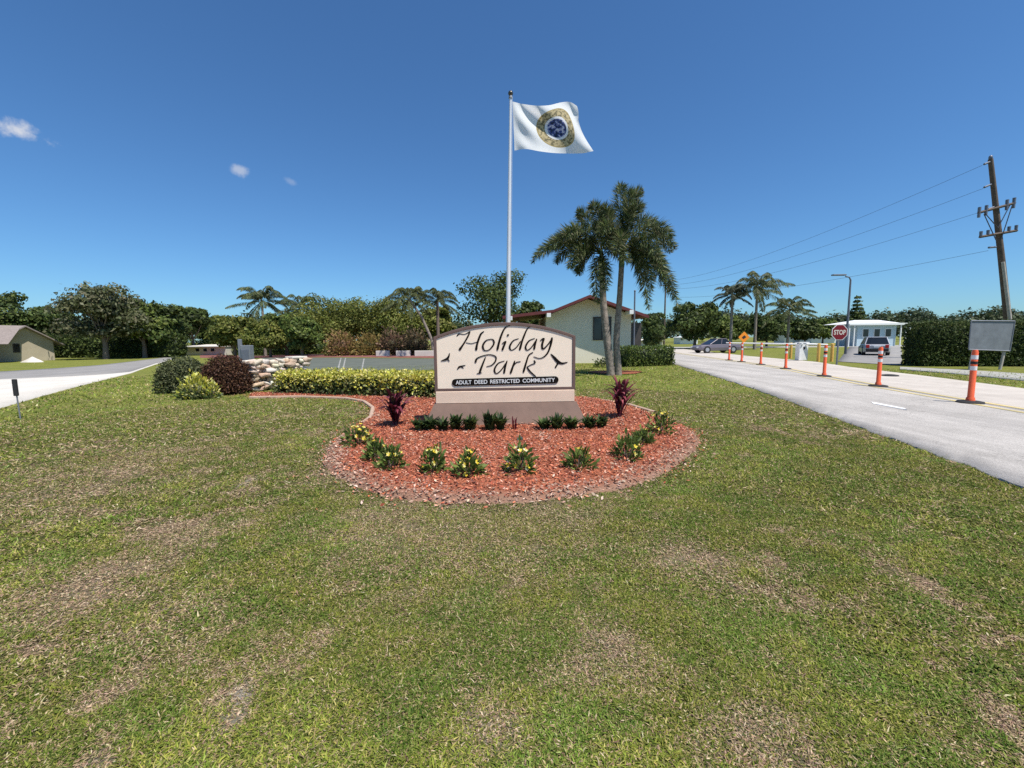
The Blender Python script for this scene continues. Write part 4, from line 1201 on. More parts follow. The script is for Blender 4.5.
def slab(xa, za, xb, zb, y0, y1, th):
    rf.add([(xa, y0, za), (xb, y0, zb), (xb, y1, zb), (xa, y1, za), (xa, y0, za - th), (xb, y0, zb - th), (xb, y1, zb - th), (xa, y1, za - th)],
           [(0, 1, 2, 3), (4, 7, 6, 5), (0, 4, 5, 1), (1, 5, 6, 2), (2, 6, 7, 3), (3, 7, 4, 0)])
slab(0, zP, l(XE), zE, -oh, depth + .5, .10); slab(l(xL), zL, 0, zP, -oh, depth + .5, .10)
roof = rf.build('roof', M['roof_red'], gh)
rf = MB(); slab(l(xLL), zLL, l(xL) - .003, zL - .004, -oh, depth + .5, .10); rf.build('porch_roof', M['roof_red'], gh)
fz = .17
rf = MB(); slab(0, zP + .02, l(XE), zE + .02, -oh - .045, -oh - .004, fz); slab(l(xL), zL + .02, 0, zP + .02, -oh - .045, -oh - .004, fz); slab(l(xLL), zLL + .02, l(xL), zL + .02, -oh - .045, -oh - .004, fz)
rf.build('fascia', M['fascia'], gh)
# beam ends, posts of the porch
for bpx, by in ((547.5, 315.5), (510.5, 318.5), (627, 312.5)):
    bx_ = l(hx_(bpx)); bz_ = hz_(by, bpx) 
    MB().box((bx_, -oh / 2 - .02, bz_ - .03), (.24, oh + .12, .24), 0, .01).build('beam', M['white'], gh)
MB().box((l(xLL) + .25, -oh + .2, zLL / 2 - .1), (.16, .16, zLL - .1)).build('porch_post', M['frame_shade_dark'], gh)
MB().box((l(xLL) + 1.0, 3.2, zLL / 2 - .1), (.1, 6.0, zLL - .15)).build('porch_screen', M['frame_shade_dark'], gh)
# window
wx0, wx1 = l(hx_(593.5)), l(hx_(610.5)); wz0, wz1 = hz_(339.5, 600), hz_(317.5, 600)
wn = MB()
for bx_, bw, bz_, bh in (((wx0 + wx1) / 2, wx1 - wx0, wz1, .08), ((wx0 + wx1) / 2, wx1 - wx0, wz0, .08)):
    wn.box((bx_, -.03, bz_), (bw + .08, .07, bh))
for bx_ in (wx0, wx1, (wx0 + wx1) / 2): wn.box((bx_, -.031, (wz0 + wz1) / 2), (.07, .068, wz1 - wz0 - .085))
w_o = wn.build('window', M['frame_shade_dark'], gh)
MB().box(((wx0 + wx1) / 2, -.006, (wz0 + wz1) / 2), (wx1 - wx0, .012, wz1 - wz0)).build('pane', M['glass'], w_o)
# right end: dark box standing in for the column of shadow
MB().box((dR + .38, 1.6, 1.2), (.74, 2.4, 2.45)).build('shadow_box', M['frame_shade_dark'], gh)
# thin pole right of the guard house
p = at(633.5, 360, 25.6); tpz = at(633.5, 291, 25.6)[2]
vp = thing('vent_pole', 'thin grey metal pole standing at the right corner of the guard house', 'pole', (p[0], 25.6, 0))
MB().tube([(0, 0, -.1), (0, 0, tpz)], [.055, .045], 10).build('pole', M['lamp_grey'], vp)
MB().ball((0, 0, tpz), .06).build('cap', M['lamp_grey'], vp)

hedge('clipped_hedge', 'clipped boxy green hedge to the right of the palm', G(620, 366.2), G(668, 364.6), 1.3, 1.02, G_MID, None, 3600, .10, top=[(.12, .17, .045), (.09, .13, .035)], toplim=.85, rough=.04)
leaf_bush('low_shrub', 'low dark shrub at the foot of the guard house wall', 'bush', 603, 367, 9, 8, G_DARK, None, 420, .10, .5)

# ------------------------------------------------------------------ foxtail palms (two trunks)
PY_ = 17.6
def fox(label, base_px, crown_px, fronds, tr=.17, Y=PY_, mids=None):
    b_ = at(base_px[0], 372, Y); c_ = at(crown_px[0], crown_px[1], Y)
    t = thing('foxtail_palm', label, 'palm tree', (b_[0], Y, 0), 0, 'foxtail palms by the guard house')
    L = lambda px, py, dy=0: at(px, py, Y + dy) - np.array([b_[0], Y, 0])
    cc_ = L(*crown_px)
    pts = [np.array([0, 0, -.1]), np.array([.0, 0, .25])] + [L(*m_) for m_ in (mids or [])] + [cc_]
    P = catmull(pts, 5)
    rs = [tr * (1.45 if k == 0 else 1.0) * (1.25 - .42 * (k / (len(P) - 1))) * (1 + .035 * (k % 2)) for k in range(len(P))]
    MB().tube(P, rs, 14).build('trunk', M['palm_bark'], t)
    d = (P[-1] - P[-3]); d /= np.linalg.norm(d)
    sh = [P[-1] - d * .05, P[-1] + d * .35, P[-1] + d * .8]
    MB().tube(sh, [tr * .92, tr * .85, tr * .4], 12).build('crownshaft', M['shaft'], t)
    hub = P[-1] + d * .62
    FP = [(.070, .100, .035), (.110, .145, .050), (.17, .20, .08), (.045, .062, .024), (.24, .23, .13)]
    for (c1, tip, dy) in fronds:
        p1 = L(c1[0], c1[1], dy * .6); p2 = L(tip[0], tip[1], dy)
        V, Fs, C = frond_geo(hub, p1, p2, .60, 80, True, FP, .030, 6)
        link('frond', np_mesh('frond', V, Fs, C), LEAF, t)
    return t
fox('left foxtail palm, its crown lower, before the guard house', (610.5, 0), (602, 270), [
    ((570, 222), (536, 256), -.3), ((562, 232), (548, 248), .9), ((588, 214), (578, 212), .3), ((600, 205), (592, 206), -.7), ((575, 240), (570, 268), -1.2), ((578, 250), (578, 274), .6),
    ((604, 212), (612, 214), 1.0), ((592, 262), (598, 302), -1.3), ((604, 258), (606, 290), -1.5), ((580, 215), (566, 236), -1.4), ((612, 240), (628, 262), -1.5), ((566, 238), (556, 262), .2), ((560, 226), (532, 262), .6), ((574, 218), (556, 240), -.9), ((596, 218), (600, 226), 1.6), ((590, 228), (582, 262), 1.4)],
    .145, mids=[(606.5, 335), (603.5, 305)])
fox('right foxtail palm, taller, leaning slightly right beside its twin', (618, 0), (621.5, 266), [
    ((622, 196), (642, 190), -.4), ((618, 190), (622, 186), .8), ((634, 200), (640, 206), -1.0), ((655, 214), (676, 248), -.4), ((662, 224), (670, 252), .8), ((644, 228), (664, 262), -1.4),
    ((645, 248), (652, 290), -.9), ((668, 252), (675, 298), .2), ((606, 205), (604, 210), -.9), ((612, 212), (600, 232), -1.3), ((640, 236), (642, 284), .9), ((628, 208), (632, 212), 1.3), ((622, 225), (616, 252), -1.6), ((628, 196), (632, 192), .2), ((652, 210), (672, 236), -1.3), ((640, 210), (656, 224), 1.2), ((656, 236), (664, 280), -.4), ((612, 222), (604, 246), -1.0), ((657, 256), (679, 307), .3), ((642, 256), (649, 308), -.2), ((664, 244), (668, 290), 1.0)],
    .125, mids=[(616.5, 340), (619.5, 300)])
# mulch ring of the palms
mr_ = G(618, 373); pts_ = [(mr_[0] + 1.15 * math.cos(a_) * (1 + .12 * math.sin(3 * a_)), mr_[1] + .4 + 1.0 * math.sin(a_), .014) for a_ in np.linspace(0, 2 * math.pi, 28, endpoint=False)]
bm = bmesh.new(); f = bm.faces.new([bm.verts.new(p) for p in pts_]); bmesh.ops.triangulate(bm, faces=[f]); me = bpy.data.meshes.new('palm_mulch_ring'); bm.to_mesh(me); bm.free()
tag(link('palm_mulch_ring', me, BASE_MULCH), kind='structure')

# ------------------------------------------------------------------ background trees
LT = [
 ('shade_tree', 'dark tree behind the tan house at the left edge', 4, 291, 74, 62, G_DARK, {}),
 ('shade_tree', 'lower dark tree filling the gap right of the tan house roof', 50, 306, 46, 66, G_DARK, {}),
 ('live_oak', 'tall grey green feathery tree, widest crown on the left', 98, 282, 88, 53, G_GREY, dict(n=10000, sparse=.6, low=.06, k=30)),
 ('shade_tree', 'dense green tree right of the feathery grey tree', 139, 296, 54, 56, G_MID, {}),
 ('shade_tree', 'dark green tree near the end of the left road', 166, 303, 48, 58, G_DARK, dict(low=.05)),
 ('shade_tree', 'rounded dark tree above the end of the left road', 190, 306, 44, 66, G_DARK, dict(low=.28)),
 ('shade_tree', 'bushy olive tree left of the queen palms', 232, 314, 50, 50, G_OLIVE, dict(low=.02)),
 ('shade_tree', 'low olive tree under the tall queen palm', 268, 318, 46, 47, G_OLIVE, dict(low=.0)),
 ('shade_tree', 'green tree between queen palm and big ficus', 300, 315, 44, 44, G_MID, dict(low=.0)),
 ('ficus_tree', 'broad domed ficus tree, left half of the dense green mass', 332, 293, 84, 50, G_OLIVE, dict(n=22000, low=.0, leaf=.22, k=60)),
 ('ficus_tree', 'broad domed ficus tree, right half of the dense green mass', 384, 294, 90, 51, G_OLIVE, dict(n=22000, low=.0, leaf=.22, k=60)),
 ('shade_tree', 'olive tree filling the space behind the leaning palm', 432, 305, 44, 53, G_OLIVE, dict(low=.0)),
 ('shade_tree', 'tall dark tree rising behind the sign beside the flagpole', 490, 267, 88, 50, G_DARK, dict(n=8000, low=.05, leaf=.28)),
 ('shade_tree', 'low dark tree behind the porch of the guard house', 530, 300, 30, 46, G_DARK, dict(low=.0)),
 ('shade_tree', 'small dark tree just right of the guard house', 653, 312, 26, 48, G_DARK, dict(low=.0)),
 ('shade_tree', 'round dark green tree between guard house and far palms', 696, 301, 54, 58, G_DARK, dict(n=10000, low=.02)),
 ('shade_tree', 'bushy tree behind the slender dark palm', 728, 314, 34, 62, G_MID, dict(low=.0)),
 ('shade_tree', 'dark tree between the two far palms', 768, 313, 44, 66, G_DARK, dict(low=.0)),
 ('shade_tree', 'tree filling the gap between the left road and olive trees', 214, 321, 30, 72, G_DARK, dict(low=.0)),
 ('shade_tree', 'bushy green tree behind the two left queen palms', 284, 312, 52, 54, G_MID, dict(low=.0)),
 ('shade_tree', 'low dark tree right of the tall far palm', 806, 318, 36, 70, G_DARK, dict(low=.0)),
 ('shade_tree', 'low green tree left of the stop sign', 824, 318, 28, 85, G_MID, dict(low=.0)),
]
for nm, lab, px, yt, w_, Y, pal, kw in LT:
    kw2 = dict(n=8000, leaf=.36 * Y / 50, group='trees along the background'); kw2.update(kw)
    tree_px(nm, lab, px, yt, w_, Y, pal, **kw2)
for px, w_, Y, lab, yt, pal in [
    (343, 30, 43, 'pinkish tan ornamental bush left in front of the ficus mass', 331, [(.26, .19, .06), (.36, .26, .10), (.18, .16, .045), (.38, .22, .12)]),
    (369, 26, 43.5, 'pinkish tan ornamental bush second in front of the ficus mass', 334, [(.28, .20, .07), (.36, .25, .09), (.20, .17, .05)]),
    (392, 26, 44, 'dusky pink ornamental bush third in front of the ficus mass', 331, [(.20, .12, .08), (.26, .16, .11), (.13, .11, .05)]),
    (415, 28, 44, 'dusky pink ornamental bush beside the leaning palm', 331, [(.17, .12, .07), (.22, .15, .09), (.10, .09, .04)])]:
    p = at(px, yt, Y); z0 = float(gz(p[0], Y)); yb_ = 339 + 645 / Y
    leaf_bush('ornamental_bush', lab, 'bush', px, yb_ - .009 * (px - 512), w_ / 2, yb_ - yt, pal, None, 2400, .26, .6, 'ornamental bushes in front of the ficus')
hedge('garden_hedge', 'dark green hedge beneath the queen palms beyond the mulch strip', G(196, 354.0), G(322, 353.6), 2.0, 1.9, G_MID, None, 6000, .28, rough=.3)
# shade hedge under the left trees
hedge('dark_hedge', 'long dark hedge in the shade under the left trees', G(52, 357.5), G(182, 357.2), 2.0, 2.8, G_DARK, None, 8000, .30, rough=.25)
hedge('dark_shrubs', 'dark shrubs at the left edge beside the tan house', G(-12, 361.5), G(10, 361.5), 1.6, 1.3, G_DARK, None, 1200, .22, rough=.15)

queen_palm('tall feathery queen palm left of the ficus mass', 261, 289, 57, 3.9, 24)
queen_palm('shorter feathery queen palm nearest the ficus mass', 299, 298, 58, 3.6, 22)
queen_palm('palm with pale slanting trunk just left of the sign', 409, 288, 40, 2.5, 22, base_px=434, pal=[(.12, .14, .05), (.16, .17, .07), (.08, .10, .04)], tr=.13)
queen_palm('dark trunked palm touching the left edge of the sign', 437, 290, 41, 2.5, 20, bark='bark', pal=[(.10, .12, .05), (.14, .15, .07), (.07, .09, .04)])
queen_palm('slender palm with dark hanging fronds beyond the orange posts', 733, 286, 52, 2.6, 20, bark='grey_bark', pal=[(.07, .08, .05), (.10, .11, .07), (.05, .06, .035)])
queen_palm('tallest far palm with full drooping crown beyond the orange posts', 758, 276, 52, 3.9, 26, pal=[(.12, .15, .06), (.18, .20, .09), (.08, .10, .04), (.24, .23, .13)])
queen_palm('small far palm to the right of the tallest far palm', 790, 299, 58, 3.4, 22)

# conifer
p = at(858, 297, 95); cy = 95.0; Hc = p[2]
cf = thing('norfolk_pine', 'dark pointed conifer above the pale blue house', 'tree', (p[0], cy, 0))
cl_ = []
for k in range(9):
    z_ = Hc * (.30 + .68 * k / 8); r_ = 2.6 * (1 - k / 9.5)
    for j in range(5): cl_.append((np.array([math.cos(j * 1.257 + k) * r_ * .55, math.sin(j * 1.257 + k) * r_ * .55, z_]), max(.45, r_ * .5)))
V, Fs, C = crown_leaves(cl_, 3000, .5, G_DARK)
link('crown', np_mesh('crown', V, Fs, C), LEAF, cf); MB().tube([(0, 0, -.1), (0, 0, Hc * .95)], [.35, .05], 8).build('trunk', M['bark'], cf)

# far woods as one mass
def woods(name, label, segs):
    cl_ = []
    for (x0, y0, x1, y1, h, step) in segs:
        n_ = int(math.hypot(x1 - x0, y1 - y0) / step)
        for i in range(n_):
            t_ = (i + R.random()) / n_; hh_ = h * (.62 + .42 * R.random() + .25 * (vnoise(np.array([i * .11]), np.array([y0]), 3)[0] - .5)); r_ = hh_ * .42
            cx_, cy_ = x0 + (x1 - x0) * t_, y0 + (y1 - y0) * t_ + R.normal() * 3
            g0 = float(gz(cx_, cy_))
            cl_.append((np.array([cx_, cy_, g0 + hh_ - r_]), r_)); cl_.append((np.array([cx_ + R.normal(), cy_ - r_ * .3, g0 + hh_ * .35]), r_))
    V, Fs, C = crown_leaves(cl_, 150 * len(cl_), 1.0, [(.045, .065, .03), (.065, .09, .04), (.09, .11, .05), (.035, .05, .025)], shell=.45)
    tag(link(name, np_mesh(name, V, Fs, C), LEAF), label, 'woods', kind='stuff')
woods('far_woods', 'distant line of dark woods along the horizon', [(60, 150, 300, 165, 12.0, 2.6), (10, 110, 120, 106, 6.0, 2.2), (-60, 130, 70, 135, 9.5, 2.6), (-190, 85, -50, 110, 11, 2.6), (-120, 70, -62, 78, 6, 2.4)])

# ------------------------------------------------------------------ left house
p0 = G(25, 361); LY = float(p0[1])
def LX(px): return at(px, 350, LY)[0]
def LZ(py, px=25): return at(px, py, LY)[2] - p0[2]
xpk = LX(25); zpk = LZ(325.5); xr_ = LX(47); xe = LX(53.5); ze = LZ(344.5, 53)
lh = thing('tan_house', 'tan stucco house with grey brown gable roof at the far left', 'house', (xpk, LY, p0[2]), rad(72))
r_ = lambda x_: x_ - xpk
sl = (zpk - ze) / (r_(xe))
hwL = -r_(xr_) 
MB().prism([(hwL, -.2), (r_(xr_), -.2), (r_(xr_), zpk - sl * r_(xr_) - .15), (0, zpk - .15), (hwL, zpk - sl * r_(xr_) - .15)], 0, 12).build('wall', M['tan_stucco'], lh)
rf = MB()
slab(0, zpk, r_(xe), ze, -.7, 12.5, .14); slab(-r_(xe), ze, 0, zpk, -.7, 12.5, .14)
# roof wing running left
rf.add([(0, -.7 + .7, zpk - .01), (-14, 0, zpk - .01), (-14, -3.6, ze + .1), (-2.8, -3.6, ze + .1)], [(0, 1, 2, 3)])
rf.build('roof', M['shingle'], lh)
MB().box((-9.0, 1.2, (ze) / 2), (12, 6.4, ze)).build('side_wall', M['tan_stucco'], lh)
wx = r_(LX(19)); w_ = MB().box((wx, -.04, LZ(348)), (.55, .07, 1.0)).build('window', M['frame_shade_dark'], lh)
MB().box((wx, -.08, LZ(348)), (.40, .02, .82)).build('pane', M['glass'], w_)
p = G(33, 362)
md = thing('sand_pile', 'small pale sand pile against the tan house wall', 'sand pile', tuple(p))
hh_ = 5.5 / F * p[1]; ww_ = 10.5 / F * p[1]
vs = [(0, 0, hh_)]; fs = []
for k, (q, hq) in enumerate(((.35, .62), (.7, .25), (1.0, -.05))):
    for i in range(18):
        a_ = i / 18 * 2 * math.pi; rr_ = ww_ * q * (1 + .08 * R.normal()); vs.append((math.cos(a_) * rr_, math.sin(a_) * rr_ * .5, hh_ * hq if hq > 0 else -.05))
for i in range(18):
    j = (i + 1) % 18; fs.append((0, 1 + i, 1 + j))
    for k in range(2): fs.append((1 + k * 18 + i, 1 + (k + 1) * 18 + i, 1 + (k + 1) * 18 + j, 1 + k * 18 + j))
o = MB().add(vs, fs, True).build('mound', M['block'], md)

# ------------------------------------------------------------------ far buildings
def small_house(label, px, ybase, wpx, hpx, Y, wallm, roofm='white', porch=True, name='mobile_home'):
    x_ = at(px, ybase, Y)[0]; z0 = float(gz(x_, Y)); w_ = wpx / F * Y; zt_ = at(px, ybase - hpx, Y)[2]; h_ = zt_ - z0
    t = thing(name, label, 'house', (x_, Y, z0))
    MB().box((0, 2, h_ * .42), (w_ * (.62 if porch else .96), 4, h_ * .84)).build('wall', wallm, t)
    rf = MB(); rf.add([(-w_ / 2, -.6, h_ * .84), (w_ / 2, -.6, h_ * .80), (w_ / 2, 4.6, h_ * .80), (-w_ / 2, 4.6, h_ * .84), (-w_ * .2, 2, h_), (w_ * .2, 2, h_)], [(0, 1, 5, 4), (2, 3, 4, 5), (1, 2, 5), (3, 0, 4), (0, 3, 2, 1)])
    rf.build('roof', M[roofm], t)
    MB().box((0, -.62, h_ * .825), (w_, .05, h_ * .07)).build('fascia', M['white'], t)
    if porch:
        for k in (-.48, -.40, .34, .42, .485): MB().box((w_ * k, -.45, h_ * .4), (.12, .12, h_ * .8)).build('porch_post', M['white'], t)
    for k in ((-.18, .0, .18) if w_ > 5 else (0,)):
        w2 = MB().box((w_ * k, -.03, h_ * .5), (w_ * .10, .07, h_ * .34)).build('window', M['white'], t)
        MB().box((w_ * k, -.07, h_ * .5), (w_ * .085, .03, h_ * .28)).build('pane', M['glass'], w2)
    return t
small_house('pale blue mobile home with white carport roof beyond the right hedge', 876, 341.5, 62, 22, 62, M['blue_wall'])
small_house('cream mobile home at the end of the left road', 206, 356.5, 42, 12, 64, M['block'], 'block', False)
small_house('small white house seen under the trees left of the yellow posts', 795, 341, 22, 9, 100, M['white'], 'white', False)
small_house('white trailer far off beneath the round dark tree', 689, 343, 18, 7, 98, M['white'], 'white', False)
small_house('cream cottage behind the clipped hedge', 650, 346, 26, 7, 80, M['block'], 'block', False)
small_house('low white house behind the stop sign', 824, 341, 26, 9, 95, M['white'], 'white', False)
# pale blocks of a low garden wall beyond the car park
for k, (a_, b_) in enumerate([((377, 356), (389, 356)), ((397, 356), (410, 356)), ((416, 356), (442, 356))]):
    A_, B_ = G(*a_), G(*b_); m_ = (A_ + B_) / 2
    tag(MB().box((0, 0, .24), (float(np.linalg.norm(B_ - A_)), .3, .52), 0, .03).build('low_wall', M['block'], None, (m_[0], m_[1], m_[2])),
        ['short pale wall block, leftmost beyond the car park', 'short pale wall block, middle one beyond the car park', 'longest pale wall block beyond the car park, ending behind the sign'][k], 'wall', 'pale low walls beyond the car park')

# ------------------------------------------------------------------ cars
def car(label, pos, rz, L=4.5, W=1.8, H=1.5, paint='silver', suv=True, name='parked_car'):
    t = thing(name, label, 'car', (pos[0], pos[1], float(gz(pos[0], pos[1]))), rz)
    h = H; x0, x1 = -L / 2, L / 2; belt = h * .60
    def loft(sections, nm, m_, par):
        n = len(sections[0]); vs = [v for s in sections for v in s]; fs = []
        for i in range(len(sections) - 1):
            for k in range(n): fs.append((i * n + k, i * n + (k + 1) % n, (i + 1) * n + (k + 1) % n, (i + 1) * n + k))
        fs += [tuple(range(n))[::-1], tuple(range((len(sections) - 1) * n, len(sections) * n))]
        o = MB().add(vs, fs).build(nm, m_, par); bv = o.modifiers.new('bevel', 'BEVEL'); bv.width = .05; bv.segments = 3; bv.limit_method = 'ANGLE'
        return o
    def sec(x, w, zl, zh): return [(x, -w, zl), (x, w, zl), (x, w * 1.02, (zl + zh) / 2), (x, w * .93, zh), (x, -w * .93, zh), (x, -w * 1.02, (zl + zh) / 2)]
    w = W / 2
    hood = h * .56
    loft([sec(x0, w * .86, .32, belt * .92), sec(x0 + .25, w * .97, .24, belt), sec(x0 + 1.0, w, .22, belt), sec(0, w, .22, belt), sec(x1 - 1.35, w, .22, belt * .98), sec(x1 - .3, w * .95, .24, hood * .92), sec(x1, w * .82, .34, hood * .72)], 'body', M[paint], t)
    rear = x0 + (.25 if suv else .9)
    def csec(x, ws, z): return (x, ws, z)
    zt = h; gb = [(rear, w * .88), (x1 - 1.15, w * .88)]; gt = [(rear + (.30 if suv else .55), w * .70), (x1 - 2.0, w * .70)]
    vs = [(gb[0][0], -gb[0][1], belt - .02), (gb[1][0], -gb[1][1], belt - .02), (gb[1][0], gb[1][1], belt - .02), (gb[0][0], gb[0][1], belt - .02),
          (gt[0][0], -gt[0][1], zt - .06), (gt[1][0], -gt[1][1], zt - .06), (gt[1][0], gt[1][1], zt - .06), (gt[0][0], gt[0][1], zt - .06)]
    MB().add(vs, [(0, 1, 5, 4), (1, 2, 6, 5), (2, 3, 7, 6), (3, 0, 4, 7), (4, 5, 6, 7), (0, 3, 2, 1)]).build('windows', M['glass'], t)
    ro = MB().box(((gt[0][0] + gt[1][0]) / 2, 0, zt - .04), (gt[1][0] - gt[0][0] + .08, 2 * gt[0][1] + .06, .08), 0, .03).build('roof', M[paint], t)
    for s in (-1, 1):
        for (xb_, xt_) in ((gb[0][0], gt[0][0]), (gb[1][0], gt[1][0]), ((gb[0][0] + gb[1][0]) / 2, (gt[0][0] + gt[1][0]) / 2)):
            MB().tube([(xb_, s * gb[0][1] * 1.005, belt - .02), (xt_, s * gt[0][1] * 1.01, zt - .07)], .045, 6).build('pillar', M[paint], t)
    for sx_ in (x0 + .85, x1 - .85):
        for s in (-1, 1):
            wh = MB().tube([(sx_, s * (w - .2), .33), (sx_, s * (w + .015), .33)], [.33, .33], 20).build('wheel', M['rubber'], t)
            MB().tube([(sx_, s * (w - .02), .33), (sx_, s * (w + .025), .33)], [.20, .19], 16).build('rim', M['silver'], wh)
    for s in (-1, 1):
        MB().box((x0 + .02, s * w * .70, belt * .82), (.10, w * .26, .24), 0, .02).build('tail_light', M['red_lens'], t)
        MB().box((x1 - .06, s * w * .62, hood * .70), (.14, w * .3, .13), 0, .02).build('headlight', M['white'], t)
    MB().box((x0 - .015, 0, .42), (.12, W * .82, .2), 0, .03).build('bumper', M['rubber'], t)
    MB().box((x0 - .02, 0, belt * .80), (.05, .42, .14)).build('licence_plate', M['white'], t)
    return t
p = G(873, 354.6); car('silver SUV seen from behind on the side street beyond the stop sign', p, math.atan2(p[1], p[0]) + .1, 4.3, 1.62, 1.42, 'silver')
p = G(715, 352.8); car('grey sedan parked sideways at the far end of the driveway', p, rad(186), 4.3, 1.75, 1.38, 'lilac_paint', False)
p = G(268, 354.4); car('dark car parked beyond the stone wall', p, rad(176), 4.3, 1.75, 1.42, 'dark_paint', False)
p = G(225, 353.2); car('white car far down the left road', p, rad(160), 4.3, 1.75, 1.42, 'white', False)

# ------------------------------------------------------------------ orange posts
def delineator(label, px, py, H=1.16):
    p = G(px, py)
    t = thing('delineator_post', label, 'traffic post', (p[0], p[1], .012), 0, 'orange delineator posts along the yellow line')
    MB().tube([(0, 0, 0), (0, 0, .03), (0, 0, .045)], [.24, .22, .12], 10).build('base', M['rubber'], t)
    MB().tube([(0, 0, .04), (0, 0, .10), (0, 0, .13), (0, 0, H - .05), (0, 0, H)], [.080, .072, .056, .053, .040], 14).build('tube', M['orange'], t)
    for z_ in (H - .16, H - .40):
        MB().tube([(0, 0, z_ - .045), (0, 0, z_ + .045)], .0565, 14).build('reflective_band', M['refl'], t)
    MB().tube([(0, 0, H - .31), (0, 0, H - .25)], .0568, 14).build('dark_band', M['rubber'], t)
    return t
dl = ['nearest orange delineator post at the right edge of the picture', 'orange delineator post second nearest, by the grey board side of the lane', 'orange delineator post third nearest, between the two yellow bollards', 'orange delineator post beside the white gate cabinet',
      'orange delineator post fifth from the camera along the yellow line', 'orange delineator post second from the far end, under the diamond sign', 'farthest orange delineator post on the yellow line']
for (px, py), lab in zip([(970, 403), (878, 386.5), (824, 376.5), (785.5, 369), (760.6, 364.8), (741.5, 362), (729, 360.4)], dl): delineator(lab, px, py)
p = G(890, 376)
tag(MB().tube([(0, 0, 0), (0, 0, .03), (0, 0, .05)], [.27, .25, .13], 12).build('post_base', M['rubber'], None, (p[0], p[1], .012)), 'empty black rubber post base lying in the exit lane', 'post base')
for px, lab in ((818, 'yellow bollard left of the third orange post'), (831.5, 'yellow bollard right of the third orange post'), (790.5, 'yellow bollard beside the white gate cabinet')):
    p = G(px, 361.3 if px > 800 else 358)
    t = thing('yellow_bollard', lab, 'bollard', (p[0], p[1], .0), 0, 'yellow bollards guarding the barrier gate')
    MB().tube([(0, 0, -.1), (0, 0, 1.02)], .085, 12).build('column', M['yellow'], t); MB().ball((0, 0, 1.02), .085, (1, 1, .5)).build('cap', M['yellow'], t)
# barrier gate
p = G(801, 360.5)
bg = thing('barrier_gate', 'white barrier gate cabinet with long white arm across the lane', 'barrier gate', (p[0], p[1], 0))
ca = MB().box((0, 0, .55), (.55, .4, 1.08), 0, .03).build('cabinet', M['white'], bg)
MB().box((0, 0, 1.12), (.62, .46, .06), 0, .01).build('cabinet_top', M['white'], bg)
MB().box((.02, -.205, .78), (.12, .02, .16)).build('keypad', M['rubber'], ca)
tipx = at(726, 345, p[1] + 3.2)
MB().tube([(-.1, -.26, 1.02), (tipx[0] - p[0], 3.2, 1.10)], [.05, .035], 8).build('arm', M['white'], bg)
MB().tube([(0.1, -.26, 1.02), (1.1, -.7, .98)], [.06, .05], 8).build('counterweight', M['white'], bg)
# stop sign
p = G(840, 364.5); Ys = float(p[1]); c_ = at(839.3, 332.3, Ys)
st = thing('stop_sign', 'red octagonal stop sign on a grey post beyond the driveway', 'stop sign', (p[0], p[1], 0))
zc = c_[2]; rr_ = 8.3 / F * Ys; ox = c_[0] - p[0]
def octo(r_, cx_=0, cz_=0): return [(cx_ + r_ * math.cos(rad(22.5 + 45 * k)), cz_ + r_ * math.sin(rad(22.5 + 45 * k))) for k in range(8)]
MB().tube([(ox, .03, -.1), (ox, .03, zc + rr_ * .8)], .045, 8).build('post', M['grey_metal'], st)
fo = MB().prism(octo(rr_, ox, zc), -.03, -.01).build('border', M['white'], st)
MB().prism(octo(rr_ * .93, ox, zc), -.036, -.03).build('face', M['red_sign'], fo)
text_mesh('STOP', rr_ * 1.40, rr_ * .58, M['block'], fo, (ox, -.040, zc), (math.pi / 2, 0, 0), name='word', bold=.03)
# orange diamond sign
p = G(743, 358); Ys = float(p[1]); c_ = at(743.3, 337.2, Ys); r2 = 5.6 / F * Ys
ws = thing('warning_sign', 'orange diamond warning sign above the far orange posts', 'road sign', (p[0], p[1], 0))
MB().tube([(0, .03, -.1), (0, .03, c_[2])], .035, 8).build('post', M['grey_metal'], ws)
MB().prism([(-r2, c_[2]), (0, c_[2] - r2), (r2, c_[2]), (0, c_[2] + r2)], -.02, 0).build('face', M['orange_sign'], ws)
MB().prism([(-r2 * .42, c_[2] - r2 * .05), (-r2 * .1, c_[2] - r2 * .35), (r2 * .4, c_[2] + r2 * .02), (0, c_[2] + r2 * .36)], -.026, -.0205).build('symbol', M['rubber'], ws)

# ------------------------------------------------------------------ right hedge, board, street lamp
hA, hB = G(903, 366.3), G(1024, 366.3); hB = np.array(ext(hB, hA, 9.0))
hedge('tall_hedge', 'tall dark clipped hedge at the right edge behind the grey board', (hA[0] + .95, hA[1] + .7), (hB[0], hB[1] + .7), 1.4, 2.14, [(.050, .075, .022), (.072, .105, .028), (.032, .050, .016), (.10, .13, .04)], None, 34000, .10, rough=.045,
      top=[(.085, .115, .035), (.12, .14, .05)], toplim=.93)  # paler top leaves put the high sun into the colour
p = G(1003, 368.5); Yb = float(p[1]) - .4
bd = thing('notice_board', 'blank grey board tilted on a wooden leg before the tall hedge', 'notice board', (p[0], Yb, 0))
cs = [at(970.5, 320.8, Yb), at(1014, 321.2, Yb), at(1009, 351, Yb), at(968, 349.5, Yb)]
cs = [(c[0] - p[0], 0, c[2]) for c in cs]
vs = [(c[0], -.03, c[2]) for c in cs] + [(c[0], .0, c[2]) for c in cs]
fa = MB().add(vs, [(0, 1, 2, 3), (7, 6, 5, 4), (0, 4, 5, 1), (1, 5, 6, 2), (2, 6, 7, 3), (3, 7, 4, 0)]).build('panel', M['board'], bd)
fr_ = MB()
for k in range(4): fr_.tube([(cs[k][0], -.035, cs[k][2]), (cs[(k + 1) % 4][0], -.035, cs[(k + 1) % 4][2])], .028, 4)
